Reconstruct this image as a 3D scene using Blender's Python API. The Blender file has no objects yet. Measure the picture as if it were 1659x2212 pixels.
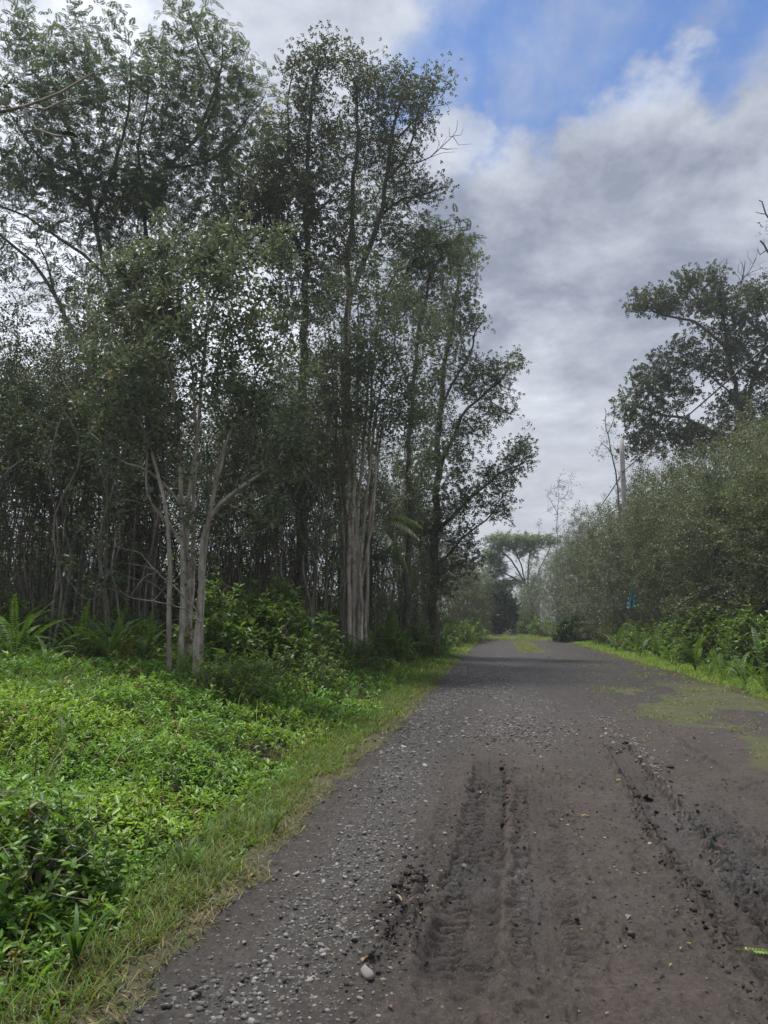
import bpy, math
import numpy as np
from mathutils import Matrix, Vector

SC = bpy.context.scene
COL = SC.collection
R = math.radians
rng = np.random.default_rng(11)

# ------------------------------------------------------------------ camera, sky, sun, exposure
F, CU, CV = 1659.0, 829.5, 1106.0          # focal length and centre in 1659 x 2212 units of the photograph
PITCH, YAW, EYE = 8.1, 8.37, 1.5
cam_d = bpy.data.cameras.new('camera'); cam = bpy.data.objects.new('camera', cam_d); COL.objects.link(cam)
cam_d.sensor_fit = 'VERTICAL'; cam_d.sensor_height = 36.0; cam_d.lens = 36.0*F/2212.0
cam_d.clip_start = 0.05; cam_d.clip_end = 3000
cam.location = (0, 0, EYE); cam.rotation_euler = (R(90+PITCH), 0, R(YAW))
SC.camera = cam
CM = np.array(cam.rotation_euler.to_matrix())

SUN_EL, SUN_AZ = 73.0, -45.0                # azimuth from +Y (the track's direction), negative to the left
sun_dir = np.array([math.sin(R(SUN_AZ))*math.cos(R(SUN_EL)), math.cos(R(SUN_AZ))*math.cos(R(SUN_EL)), math.sin(R(SUN_EL))])
sd = bpy.data.lights.new('sun', 'SUN'); sd.energy = 1.5; sd.angle = R(11); sd.color = (1.0, 0.95, 0.87)
so = bpy.data.objects.new('sun', sd); COL.objects.link(so)
so.rotation_euler = Vector(sun_dir).to_track_quat('Z', 'Y').to_euler()

def ray(u, v):
    d = CM @ np.array([(u-CU)/F, -(v-CV)/F, -1.0])
    return d
def rdir(u, v):
    d = ray(u, v); return d/np.linalg.norm(d)
def P(u, v, y):
    d = ray(u, v); return np.array([0, 0, EYE]) + d*(y/d[1])
def G(u, v, z=0.0):
    d = ray(u, v); return np.array([0, 0, EYE]) + d*((z-EYE)/d[2])

W = bpy.data.worlds.new('World'); SC.world = W; W.use_nodes = True
def build_sky():
    nt = W.node_tree; N = nt.nodes; L = nt.links
    N.clear()
    out = N.new('ShaderNodeOutputWorld'); bg = N.new('ShaderNodeBackground'); bg.inputs['Strength'].default_value = 0.06
    sky = N.new('ShaderNodeTexSky'); sky.sky_type = 'NISHITA'; sky.sun_disc = False
    sky.sun_elevation = R(SUN_EL); sky.sun_rotation = R(SUN_AZ); sky.altitude = 100; sky.air_density = 1.0; sky.dust_density = 0.4; sky.ozone_density = 2.0
    tc = N.new('ShaderNodeTexCoord')
    def math_(op, a, b=None, c=None, clamp=False):
        m = N.new('ShaderNodeMath'); m.operation = op; m.use_clamp = clamp
        for i, x in enumerate((a, b, c)):
            if x is None: continue
            if isinstance(x, (int, float)): m.inputs[i].default_value = x
            else: L.new(x, m.inputs[i])
        return m.outputs[0]
    def vmath(op, a, b=None):
        m = N.new('ShaderNodeVectorMath'); m.operation = op
        for i, x in enumerate((a, b)):
            if x is None: continue
            if isinstance(x, (tuple, list, np.ndarray)): m.inputs[i].default_value = tuple(float(q) for q in x)
            else: L.new(x, m.inputs[i])
        return m.outputs['Value'] if op == 'DOT_PRODUCT' else m.outputs[0]
    def mrange(x, a, b, c=0.0, d=1.0, kind='SMOOTHSTEP'):
        m = N.new('ShaderNodeMapRange'); m.interpolation_type = kind
        L.new(x, m.inputs[0])
        for i, q in enumerate((a, b, c, d)): m.inputs[i+1].default_value = q
        return m.outputs[0]
    def noise(vec, scale, detail=8, rough=0.55, dist=0.0, color=False):
        n = N.new('ShaderNodeTexNoise'); n.inputs['Scale'].default_value = scale; n.inputs['Detail'].default_value = detail
        n.inputs['Roughness'].default_value = rough; n.inputs['Distortion'].default_value = dist
        L.new(vec, n.inputs['Vector']); return n.outputs['Color' if color else 0]
    def mix(f, a, b):
        m = N.new('ShaderNodeMix'); m.data_type = 'RGBA'
        if isinstance(f, (int, float)): m.inputs[0].default_value = f
        else: L.new(f, m.inputs[0])
        for i, x in ((6, a), (7, b)):
            if isinstance(x, tuple): m.inputs[i].default_value = x
            else: L.new(x, m.inputs[i])
        return m.outputs[2]
    d = vmath('NORMALIZE', tc.outputs['Generated'])
    sep = N.new('ShaderNodeSeparateXYZ'); L.new(d, sep.inputs[0])
    zz = math_('ADD', math_('MAXIMUM', sep.outputs[2], 0.0), 0.22)
    comb = N.new('ShaderNodeCombineXYZ')
    L.new(math_('DIVIDE', sep.outputs[0], zz), comb.inputs[0]); L.new(math_('DIVIDE', sep.outputs[1], zz), comb.inputs[1])
    lay = comb.outputs[0]                                     # the cloud layer, seen in perspective
    warp = vmath('SUBTRACT', noise(lay, 2.6, 8, 0.62, color=True), (0.5, 0.5, 0.5))
    wm = N.new('ShaderNodeVectorMath'); wm.operation = 'SCALE'; L.new(warp, wm.inputs[0]); wm.inputs['Scale'].default_value = 0.42
    dw = vmath('NORMALIZE', vmath('ADD', d, wm.outputs[0]))
    def blob(u, v, r_in, r_out):
        dot = vmath('DOT_PRODUCT', dw, rdir(u, v))
        return mrange(dot, math.cos(R(r_out)), math.cos(R(r_in)))
    def summed(xs):
        s = xs[0]
        for x in xs[1:]: s = math_('MAXIMUM', s, x)
        return s
    big = noise(lay, 1.5, 9, 0.58, 0.15)
    strm = N.new('ShaderNodeMapping'); L.new(lay, strm.inputs['Vector']); strm.inputs['Rotation'].default_value = (0, 0, R(28)); strm.inputs['Scale'].default_value = (1.0, 0.38, 1.0)
    fine = noise(strm.outputs[0], 6.5, 9, 0.62, 0.3)
    holes = summed([blob(1290, 70, 4, 11.5), blob(1060, 260, 2, 8), blob(930, 90, 0, 8), blob(1480, 150, 0.5, 6), math_('MULTIPLY', blob(1130, 300, 0.5, 4.5), 0.7), blob(1640, -30, 1, 9), blob(1000, 60, 0, 7)])
    bump = summed([math_('MULTIPLY', blob(1385, 300, 0.5, 5.0), 1.0), math_('MULTIPLY', blob(1110, 440, 0.2, 4.5), 0.9), math_('MULTIPLY', blob(950, 320, 0.5, 4.5), 0.9), math_('MULTIPLY', blob(1190, 120, 0, 5), 0.25), math_('MULTIPLY', blob(860, 60, 0, 6), 0.5), math_('MULTIPLY', blob(1640, 260, 1, 8), 0.7), math_('MULTIPLY', blob(1530, 380, 1, 7), 0.7), math_('MULTIPLY', blob(1330, 500, 2, 8), 0.8)])
    dens = math_('ADD', math_('MULTIPLY_ADD', math_('SUBTRACT', big, 0.5), 1.5, 0.92), math_('MULTIPLY', math_('SUBTRACT', fine, 0.5), 0.95))
    dens = math_('SUBTRACT', dens, math_('MULTIPLY', holes, 0.90))
    dens = math_('ADD', dens, math_('MULTIPLY', bump, 0.52))
    cover = mrange(dens, -0.05, 0.80)
    # thick cloud is grey underneath, thin edges let the light through
    dark = summed([math_('MULTIPLY', blob(1290, 580, 1, 12), 0.95), math_('MULTIPLY', blob(1500, 640, 1, 8), 0.6), math_('MULTIPLY', blob(1020, 640, 1, 9), 0.75), math_('MULTIPLY', blob(1650, 240, 1, 8), 0.7), math_('MULTIPLY', blob(1130, 1060, 1, 6), 0.3)])
    lightb = summed([math_('MULTIPLY', bump, 0.7), math_('MULTIPLY', blob(1210, 850, 1, 8), 0.75), math_('MULTIPLY', blob(1570, 450, 1, 8), 0.45), math_('MULTIPLY', blob(1130, 520, 1, 5), 0.6), math_('MULTIPLY', blob(1440, 740, 1, 6), 0.5), math_('MULTIPLY', blob(60, 620, 6, 26), 2.1), math_('MULTIPLY', blob(450, -40, 4, 20), 0.55), math_('MULTIPLY', blob(1120, 1010, 2, 9), 0.6)])
    tex = mrange(noise(lay, 4.2, 10, 0.64, 0.25), 0.30, 0.70, -0.44, 0.44, 'LINEAR')
    br = math_('ADD', math_('ADD', 0.50, tex), math_('SUBTRACT', math_('MULTIPLY', lightb, 0.40), math_('MULTIPLY', dark, 0.58)))
    sdot = vmath('DOT_PRODUCT', d, sun_dir)
    glow = mrange(sdot, 0.84, 1.0, 0.0, 1.0)
    br = math_('ADD', br, math_('MULTIPLY', glow, 1.4), clamp=False)
    c1 = mix(mrange(br, 0.0, 1.0, 0, 1, 'LINEAR'), (1.95, 2.2, 2.85, 1), (4.95, 5.25, 5.85, 1))
    extra = N.new('ShaderNodeVectorMath'); extra.operation = 'SCALE'; L.new(c1, extra.inputs[0])
    L.new(mrange(br, 1.0, 2.2, 1.0, 2.6, 'LINEAR'), extra.inputs['Scale'])
    hz = mrange(sep.outputs[2], 0.02, 0.42, 1.0, 0.0)
    cl = mix(math_('MULTIPLY', hz, 0.7), extra.outputs[0], (4.1, 4.3, 4.6, 1))
    tint = N.new('ShaderNodeVectorMath'); tint.operation = 'MULTIPLY'; L.new(sky.outputs[0], tint.inputs[0]); tint.inputs[1].default_value = SKY_MUL
    fin = mix(cover, tint.outputs[0], cl)
    L.new(fin, bg.inputs['Color']); L.new(bg.outputs[0], out.inputs['Surface'])
SKY_MUL = (0.64, 0.81, 1.03)
build_sky()
SC.view_settings.view_transform = 'Standard'; SC.view_settings.look = 'None'
SC.view_settings.exposure = 1.36; SC.view_settings.gamma = 1.0; SC.view_settings.use_curve_mapping = False
try:
    cy = SC.cycles
    cy.max_bounces = 6; cy.diffuse_bounces = 3; cy.glossy_bounces = 2; cy.transmission_bounces = 3; cy.transparent_max_bounces = 4
    cy.caustics_reflective = False; cy.caustics_refractive = False
    cy.use_denoising = True; cy.use_adaptive_sampling = True; cy.adaptive_threshold = 0.008
    cy.sample_clamp_indirect = 4.0
except Exception:
    pass

# ------------------------------------------------------------------ noise
_perm = np.random.default_rng(5).permutation(512)
_perm = np.concatenate([_perm, _perm])
_ang = np.random.default_rng(6).uniform(0, 2*np.pi, 512)
_gx, _gy = np.cos(_ang), np.sin(_ang)
def perlin(x, y):
    x = np.asarray(x, float); y = np.asarray(y, float)
    xi = np.floor(x).astype(int); yi = np.floor(y).astype(int)
    xf, yf = x-xi, y-yi
    u = xf*xf*xf*(xf*(xf*6-15)+10); v = yf*yf*yf*(yf*(yf*6-15)+10)
    def g(ix, iy, dx, dy):
        h = _perm[(_perm[ix & 511] + iy) & 511]
        return _gx[h]*dx + _gy[h]*dy
    a = g(xi, yi, xf, yf); b = g(xi+1, yi, xf-1, yf); c = g(xi, yi+1, xf, yf-1); e = g(xi+1, yi+1, xf-1, yf-1)
    return (a*(1-u)+b*u)*(1-v) + (c*(1-u)+e*u)*v
def fbm(x, y, o=4, lac=2.03, gain=0.5):
    s = 0; a = 1.0
    for i in range(o):
        s = s + a*perlin(x+17.3*i, y-9.1*i); x = x*lac; y = y*lac; a *= gain
    return s
def sstep(a, b, x):
    t = np.clip((x-a)/(b-a), 0, 1); return t*t*(3-2*t)

# ------------------------------------------------------------------ mesh helpers
class Buf:
    def __init__(s): s.V = []; s.F4 = []; s.F3 = []; s.C = []; s.n = 0
    def add(s, V, F4=None, F3=None, C=None):
        V = np.asarray(V, float).reshape(-1, 3)
        if F4 is not None and len(F4): s.F4.append(np.asarray(F4, np.int64).reshape(-1, 4)+s.n)
        if F3 is not None and len(F3): s.F3.append(np.asarray(F3, np.int64).reshape(-1, 3)+s.n)
        if C is None: C = np.ones((len(V), 3))*0.5
        C = np.asarray(C, float)
        if C.ndim == 1: C = np.repeat(C[None], len(V), 0)
        s.V.append(V); s.C.append(C); s.n += len(V)
    def mesh(s, name, mat, smooth=False):
        me = bpy.data.meshes.new(name)
        V = np.concatenate(s.V) if s.V else np.zeros((0, 3))
        F4 = np.concatenate(s.F4) if s.F4 else np.zeros((0, 4), np.int64)
        F3 = np.concatenate(s.F3) if s.F3 else np.zeros((0, 3), np.int64)
        me.vertices.add(len(V)); me.vertices.foreach_set('co', V.astype(np.float32).ravel())
        li = np.concatenate([F4.ravel(), F3.ravel()]).astype(np.int32)
        me.loops.add(len(li)); me.loops.foreach_set('vertex_index', li)
        ls = np.concatenate([np.arange(len(F4))*4, len(F4)*4+np.arange(len(F3))*3]).astype(np.int32)
        me.polygons.add(len(ls)); me.polygons.foreach_set('loop_start', ls)
        if smooth: me.polygons.foreach_set('use_smooth', np.ones(len(ls), bool))
        C = np.concatenate(s.C) if s.C else np.zeros((0, 3))
        at = me.color_attributes.new('tint', 'FLOAT_COLOR', 'POINT')
        at.data.foreach_set('color', np.concatenate([C, np.ones((len(C), 1))], 1).astype(np.float32).ravel())
        me.update(calc_edges=True)
        me.materials.append(mat)
        return me
    def obj(s, name, mat, parent=None, smooth=False):
        return link(name, s.mesh(name, mat, smooth), parent)
def link(name, data, parent=None, loc=None):
    o = bpy.data.objects.new(name, data); COL.objects.link(o)
    if parent is not None: o.parent = parent
    if loc is not None: o.location = loc
    return o
def thing(name, label, cat, loc=(0, 0, 0), group=None):
    o = bpy.data.objects.new(name, None); COL.objects.link(o); o.location = tuple(loc); o.empty_display_size = 0.2
    tag(o, label, cat, group); return o
def tag(o, label, cat, group=None, kind=None):
    if label: o['label'] = label
    if cat: o['category'] = cat
    if group: o['group'] = group
    if kind: o['kind'] = kind
    return o
def copy_tree(o, loc, rz=0.0, sc=(1, 1, 1), label=None, group=None, rx=0.0, ry=0.0):
    c = o.copy(); COL.objects.link(c)
    for ch in o.children:
        d = ch.copy(); COL.objects.link(d); d.parent = c
        for g in ch.children:
            e = g.copy(); COL.objects.link(e); e.parent = d
    c.location = tuple(loc); c.rotation_euler = (rx, ry, rz); c.scale = sc
    if label: c['label'] = label
    if group: c['group'] = group
    return c
def unit(a):
    return a/np.maximum(np.linalg.norm(a, axis=-1, keepdims=True), 1e-9)
def rvec(n, r=rng):
    return unit(r.normal(size=(n, 3)))

def leaves(buf, p, a, nrm, Ln, Wd, col, shape='oval', fold=0.12, droop=0.12):
    """many single leaves: base p, axis a, face normal nrm, length, width; oval = two quads folded on the midrib, lozenge = one quad"""
    n = len(p)
    if n == 0: return
    Ln = np.broadcast_to(Ln, (n,))[:, None]; Wd = np.broadcast_to(Wd, (n,))[:, None]
    a = unit(a); s = unit(np.cross(a, nrm)); nn = np.cross(s, a)
    col = np.broadcast_to(col, (n, 3))
    if shape == 'oval':
        v = np.stack([p, p+a*Ln*.34+s*Wd*.47+nn*Wd*fold, p+a*Ln*.72+s*Wd*.40+nn*(Wd*fold-Ln*droop*.5), p+a*Ln-nn*Ln*droop,
                      p+a*Ln*.72-s*Wd*.40+nn*(Wd*fold-Ln*droop*.5), p+a*Ln*.34-s*Wd*.47+nn*Wd*fold], 1)
        k = np.arange(n)[:, None]*6
        f = np.concatenate([k+np.array([[0, 1, 2, 3]]), k+np.array([[0, 3, 4, 5]])])
        buf.add(v.reshape(-1, 3), f, None, np.repeat(col, 6, 0))
    elif shape == 'lozenge':
        v = np.stack([p, p+a*Ln*.5+s*Wd*.5+nn*Wd*fold, p+a*Ln-nn*Ln*droop, p+a*Ln*.5-s*Wd*.5+nn*Wd*fold], 1)
        k = np.arange(n)[:, None]*4
        f = np.concatenate([k+np.array([[0, 1, 2]]), k+np.array([[0, 2, 3]])])
        buf.add(v.reshape(-1, 3), None, f, np.repeat(col, 4, 0))
    else:  # strip: one flat quad, wide to the middle (pinnae, blades)
        v = np.stack([p+s*Wd*.2, p+a*Ln*.45+s*Wd*.5-nn*Ln*droop*.25, p+a*Ln-nn*Ln*droop, p+a*Ln*.45-s*Wd*.5-nn*Ln*droop*.25, p-s*Wd*.2], 1)
        k = np.arange(n)[:, None]*5
        f4 = k+np.array([[0, 1, 3, 4]]); f3 = k+np.array([[1, 2, 3]])
        buf.add(v.reshape(-1, 3), f4, f3, np.repeat(col, 5, 0))

def blades(buf, p, a, Ln, Wd, bend, col, r=rng):
    """grass blades: root p, start direction a, bending towards the horizontal; two quads and a point"""
    n = len(p)
    if n == 0: return
    Ln = np.broadcast_to(Ln, (n,))[:, None]; Wd = np.broadcast_to(Wd, (n,))[:, None]; bend = np.broadcast_to(bend, (n,))[:, None]
    h = a.copy(); h[:, 2] = 0; h = unit(h+1e-6); s = np.stack([-h[:, 1], h[:, 0], np.zeros(n)], 1)
    s = unit(s + r.normal(size=(n, 3))*.25)
    a = unit(a)
    m = p+a*Ln*.5 ; a2 = unit(a+h*bend-np.array([0, 0, 1.])*bend*.55)
    t = m+a2*Ln*.5
    v = np.stack([p-s*Wd*.4, p+s*Wd*.4, m+s*Wd*.5, m-s*Wd*.5, t], 1)
    k = np.arange(n)[:, None]*5
    col = np.broadcast_to(col, (n, 3))
    buf.add(v.reshape(-1, 3), k+np.array([[0, 1, 2, 3]]), k+np.array([[3, 2, 4]]), np.repeat(col, 5, 0))

def tube(buf, pts, rad, sides, col=0.5, cap=False):
    pts = np.asarray(pts, float); n = len(pts)
    if n < 2: return
    rad = np.broadcast_to(rad, (n,))
    t = unit(np.gradient(pts, axis=0)); mean = unit((pts[-1]-pts[0])[None])[0]
    ref = np.array([1., 0, 0]) if abs(mean[0]) < 0.6 else np.array([0, 1., 0])
    u = unit(np.cross(t, ref)); w = np.cross(t, u)
    th = np.arange(sides)*2*np.pi/sides
    ring = pts[:, None]+rad[:, None, None]*(np.cos(th)[None, :, None]*u[:, None]+np.sin(th)[None, :, None]*w[:, None])
    i = np.arange(n-1)[:, None]*sides; j = np.arange(sides)[None]; j2 = (j+1) % sides
    f = np.stack([i+j, i+j2, i+sides+j2, i+sides+j], -1).reshape(-1, 4)
    C = np.ones((n*sides, 3))*col if np.isscalar(col) else np.repeat(np.asarray(col)[None], n*sides, 0)
    V = ring.reshape(-1, 3)
    if cap:
        k = len(V); V = np.concatenate([V, pts[-1:]]); C = np.concatenate([C, C[-1:]])
        f3 = np.stack([(n-1)*sides+np.arange(sides), (n-1)*sides+(np.arange(sides)+1) % sides, np.full(sides, k)], -1)
        buf.add(V, f, f3, C)
    else: buf.add(V, f, None, C)

def smooth_line(pts, step=0.3, wob=0.0, r=rng):
    pts = np.asarray(pts, float)
    if len(pts) < 2: return pts
    q = np.concatenate([[2*pts[0]-pts[1]], pts, [2*pts[-1]-pts[-2]]])
    out = []
    for i in range(1, len(q)-2):
        p0, p1, p2, p3 = q[i-1], q[i], q[i+1], q[i+2]
        k = max(1, int(np.linalg.norm(p2-p1)/step))
        t = (np.arange(k)/k)[:, None]
        out.append(.5*(2*p1+(p2-p0)*t+(2*p0-5*p1+4*p2-p3)*t**2+(3*p1-p0-3*p2+p3)*t**3))
    out = np.concatenate(out+[pts[-1:]])
    if wob:
        w = r.normal(size=out.shape)*wob
        w[1:-1] = (w[:-2]+w[1:-1]+w[2:])/2; w[0] = 0
        out = out+w
    return out

class Tree:
    """a skeleton: hand placed limbs, then twigs that reach every target by the shortest way; radii follow the pipe rule"""
    def __init__(s, seed=0, step=0.3):
        s.p = []; s.par = []; s.r0 = []; s.root = []; s.r = np.random.default_rng(seed); s.step = step; s.tips = []
    def limb(s, pts, r_a, r_b, wob=0.03, join=True):
        pts = smooth_line(pts, s.step, wob, s.r)
        n = len(pts); rr = np.linspace(r_a, r_b, n)
        if join and s.p:
            A = np.array(s.p); k = int(np.argmin(((A-pts[0])**2).sum(1))); rt = s.root[k]; start = 1 if n > 1 else 0
            prev = k
        else:
            prev = -1; start = 0; rt = len(set(s.root))
        for i in range(start, n):
            s.p.append(pts[i]); s.par.append(prev); s.r0.append(rr[i]); s.root.append(rt); prev = len(s.p)-1
        return prev
    def reach(s, T, alpha=0.25, beta=0.6, lift=0.35, jit=0.05, floor=None):
        T = np.asarray(T, float); N = len(T)
        if N == 0: return
        A = np.array(s.p); plen = np.zeros(len(A))
        for i in range(len(A)):
            if s.par[i] >= 0: plen[i] = plen[s.par[i]]+np.linalg.norm(A[i]-A[s.par[i]])
        plen = list(plen*0.35)
        ok = np.ones(len(A), bool) if floor is None else A[:, 2] > floor
        def cost(Q, pl):
            d = np.linalg.norm(T[:, None]-Q[None], axis=2)
            return d+alpha*pl[None]+beta*np.maximum(0, Q[None, :, 2]-T[:, None, 2]+.0)
        C = cost(A, np.array(plen)); C[:, ~ok] = 1e9
        best = C.argmin(1); bc = C[np.arange(N), best]; alive = np.ones(N, bool)
        for _ in range(N):
            j = int(np.where(alive, bc, 1e12).argmin()); alive[j] = False
            k = int(best[j]); a = np.array(s.p[k]); b = T[j]; d = np.linalg.norm(b-a)
            m = max(1, int(round(d/s.step)))
            par = s.par[k]; t0 = unit((a-np.array(s.p[par]))[None])[0] if par >= 0 else np.array([0, 0, 1.])
            e = unit((b-a)[None])[0]
            t0 = unit((t0*.55+e)[None])[0]; t1 = unit((e+np.array([0, 0, lift]))[None])[0]
            tt = (np.arange(1, m+1)/m)[:, None]
            h1 = tt**3-2*tt**2+tt; h2 = -2*tt**3+3*tt**2; h3 = tt**3-tt**2
            q = a+(b-a)*h2+t0*d*h1+t1*d*h3
            if m > 1: q[:-1] += s.r.normal(size=(m-1, 3))*jit*min(1, d)
            new = []; prev = k
            for x in q:
                s.p.append(x); s.par.append(prev); s.r0.append(0); s.root.append(s.root[k])
                plen.append(plen[prev]+np.linalg.norm(x-np.array(s.p[prev]))); prev = len(s.p)-1; new.append(prev)
            s.tips.append(prev)
            Q = q; C = cost(Q, np.array([plen[i] for i in new])); b2 = C.argmin(1); c2 = C[np.arange(N), b2]
            up = c2 < bc; bc = np.where(up, c2, bc); best = np.where(up, np.array(new)[b2], best)
    def finish(s, tip=0.004, power=2.35):
        s.p = np.array(s.p); n = len(s.p); acc = np.zeros(n); kids = np.zeros(n, int)
        par = np.array(s.par)
        for i in range(n-1, -1, -1):
            if acc[i] == 0: acc[i] = tip**power
            if par[i] >= 0: acc[par[i]] += acc[i]; kids[par[i]] += 1
        rad = acc**(1/power); r0 = np.array(s.r0)
        rad = np.where(r0 > 0, np.where(rad < r0, r0, (r0*2+rad)/3), rad)
        for i in range(n):
            if par[i] >= 0: rad[i] = min(rad[i], rad[par[i]])
        s.rad = rad; s.parr = par; s.rootr = np.array(s.root)
        return s
    def chains(s, root=None):
        n = len(s.p); heavy = -np.ones(n, int); hr = np.zeros(n)
        for i in range(n-1, -1, -1):
            k = s.parr[i]
            if k >= 0 and s.rad[i] >= hr[k]: hr[k] = s.rad[i]; heavy[k] = i
        for i in range(n):
            if root is not None and s.rootr[i] != root: continue
            k = s.parr[i]
            if k >= 0 and heavy[k] == i: continue
            c = [i] if k < 0 else [k, i]
            j = heavy[i]
            while j >= 0: c.append(j); j = heavy[j]
            if len(c) > 1: yield c
    def wood(s, buf, root=None, thin=0.0, sides=8, col=0.5):
        for c in s.chains(root):
            q = s.p[c]; r = s.rad[c].copy()
            if len(c) > 1 and s.parr[c[1]] == c[0] and r[0] > r[1]*1.3: r[0] = r[1]*1.1
            m = r.max()
            if m < thin: continue
            tube(buf, q, r, 3 if m < .012 else 4 if m < .03 else 6 if m < .07 else sides, col)

def blob_pts(n, u, v, ru, rv, y, ry, r=rng, shell=0.3):
    """points in an ellipsoid of the crown: centre and half sizes as they show in the photograph at distance y"""
    q = rvec(n, r)*(r.uniform(0, 1, n)**(1/3.)*(1-shell)+shell*r.uniform(.7, 1, n))[:, None]
    return np.array([P(u+ru*a, v+rv*b, y+ry*c) for a, b, c in q])

def leaf_tint(n, base, var=0.25, yellow=0.0, r=rng):
    b = np.asarray(base)[None]*np.exp(r.normal(0, var, (n, 1)))
    k = np.clip(r.normal(0, .5, (n, 1)), -1, 1.5)
    b = b*np.concatenate([1+.22*k, 1+.04*k, 1-.12*k], 1)
    if yellow:
        m = r.uniform(size=n) < yellow
        b[m] = np.array([.20, .15, .03])*np.exp(r.normal(0, .3, (m.sum(), 1)))
    return np.clip(b, 0.002, .8)

# ------------------------------------------------------------------ materials
def new_mat(name):
    m = bpy.data.materials.new(name); m.use_nodes = True
    nt = m.node_tree; nt.nodes.clear()
    return m, nt.nodes, nt.links
def node(N, L, kind, ins=None, **kw):
    n = N.new(kind)
    for k, v in kw.items(): setattr(n, k, v)
    for k, v in (ins or {}).items():
        if isinstance(v, bpy.types.NodeSocket): L.new(v, n.inputs[k])
        else: n.inputs[k].default_value = v
    return n
def ramp(N, L, fac, stops):
    n = N.new('ShaderNodeValToRGB'); L.new(fac, n.inputs[0])
    e = n.color_ramp.elements
    while len(e) > 2: e.remove(e[-1])
    for i, (p, c) in enumerate(stops):
        q = e[i] if i < 2 else e.new(p)
        q.position = p; q.color = (*c, 1) if len(c) == 3 else c
    return n.outputs[0]

def leaf_mat(name, trans=0.35, rough=0.42, spec=0.45, hue=(1.25, 1.15, .55), nscale=14):
    m, N, L = new_mat(name)
    out = node(N, L, 'ShaderNodeOutputMaterial')
    at = node(N, L, 'ShaderNodeVertexColor', layer_name='tint')
    oi = node(N, L, 'ShaderNodeObjectInfo')
    tc = node(N, L, 'ShaderNodeTexCoord')
    nz = node(N, L, 'ShaderNodeTexNoise', {'Vector': tc.outputs['Object'], 'Scale': nscale, 'Detail': 3})
    v1 = node(N, L, 'ShaderNodeMapRange', {0: nz.outputs[0], 1: .3, 2: .7, 3: .78, 4: 1.22})
    v2 = node(N, L, 'ShaderNodeMapRange', {0: oi.outputs['Random'], 1: 0., 2: 1., 3: .70, 4: 1.30})
    mm = node(N, L, 'ShaderNodeMath', {0: v1.outputs[0], 1: v2.outputs[0]}, operation='MULTIPLY')
    sc = node(N, L, 'ShaderNodeVectorMath', {0: at.outputs[0], 'Scale': mm.outputs[0]}, operation='SCALE')
    pb = node(N, L, 'ShaderNodeBsdfPrincipled', {'Base Color': sc.outputs[0], 'Roughness': rough, 'Specular IOR Level': spec})
    tcol = node(N, L, 'ShaderNodeVectorMath', {0: sc.outputs[0], 1: hue}, operation='MULTIPLY')
    tr = node(N, L, 'ShaderNodeBsdfTranslucent', {'Color': tcol.outputs[0]})
    mx = node(N, L, 'ShaderNodeMixShader', {0: trans, 1: pb.outputs[0], 2: tr.outputs[0]})
    L.new(mx.outputs[0], out.inputs[0])
    return m

def bark_mat(name, c0, c1, c2, scale=(9, 9, 2.2), rough=0.85, bump=0.4):
    m, N, L = new_mat(name)
    out = node(N, L, 'ShaderNodeOutputMaterial')
    tc = node(N, L, 'ShaderNodeTexCoord'); oi = node(N, L, 'ShaderNodeObjectInfo')
    at = node(N, L, 'ShaderNodeVertexColor', layer_name='tint')
    mp = node(N, L, 'ShaderNodeMapping', {'Vector': tc.outputs['Object'], 'Scale': scale})
    off = node(N, L, 'ShaderNodeVectorMath', {0: mp.outputs[0], 1: oi.outputs['Random']}, operation='ADD')
    n1 = node(N, L, 'ShaderNodeTexNoise', {'Vector': off.outputs[0], 'Scale': 1.0, 'Detail': 7, 'Roughness': .65})
    n2 = node(N, L, 'ShaderNodeTexNoise', {'Vector': off.outputs[0], 'Scale': .35, 'Detail': 4})
    ca = ramp(N, L, n1.outputs[0], [(.30, c0), (.52, c1), (.72, c2)])
    mu = node(N, L, 'ShaderNodeMapRange', {0: n2.outputs[0], 1: .3, 2: .7, 3: .65, 4: 1.3})
    g = node(N, L, 'ShaderNodeVectorMath', {0: at.outputs[0], 'Scale': 2.0}, operation='SCALE')
    c = node(N, L, 'ShaderNodeVectorMath', {0: ca, 'Scale': mu.outputs[0]}, operation='SCALE')
    c = node(N, L, 'ShaderNodeVectorMath', {0: c.outputs[0], 1: g.outputs[0]}, operation='MULTIPLY')
    n3 = node(N, L, 'ShaderNodeTexNoise', {'Vector': tc.outputs['Object'], 'Scale': 5.5, 'Detail': 5, 'Roughness': .7})
    pt = node(N, L, 'ShaderNodeMapRange', {0: n3.outputs[0], 1: .55, 2: .63, 3: 0., 4: .6}); pm = node(N, L, 'ShaderNodeMix', {0: pt.outputs[0]}, data_type='RGBA'); L.new(c.outputs[0], pm.inputs[6]); pm.inputs[7].default_value = (c0[0]*1.1, c0[1]*.95, c0[2]*.8, 1)
    pt2 = node(N, L, 'ShaderNodeMapRange', {0: n3.outputs[0], 1: .42, 2: .34, 3: 0., 4: .55}); p2 = node(N, L, 'ShaderNodeMix', {0: pt2.outputs[0]}, data_type='RGBA'); L.new(pm.outputs[2], p2.inputs[6]); p2.inputs[7].default_value = (c2[0]*1.1, c2[1]*1.12, c2[2]*1.08, 1); c = node(N, L, 'ShaderNodeVectorMath', {0: p2.outputs[2], 'Scale': 1.0}, operation='SCALE')
    bp = node(N, L, 'ShaderNodeBump', {'Strength': bump, 'Distance': .02, 'Height': n1.outputs[0]})
    pb = node(N, L, 'ShaderNodeBsdfPrincipled', {'Base Color': c.outputs[0], 'Roughness': rough, 'Specular IOR Level': .25, 'Normal': bp.outputs[0]})
    L.new(pb.outputs[0], out.inputs[0])
    return m

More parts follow.
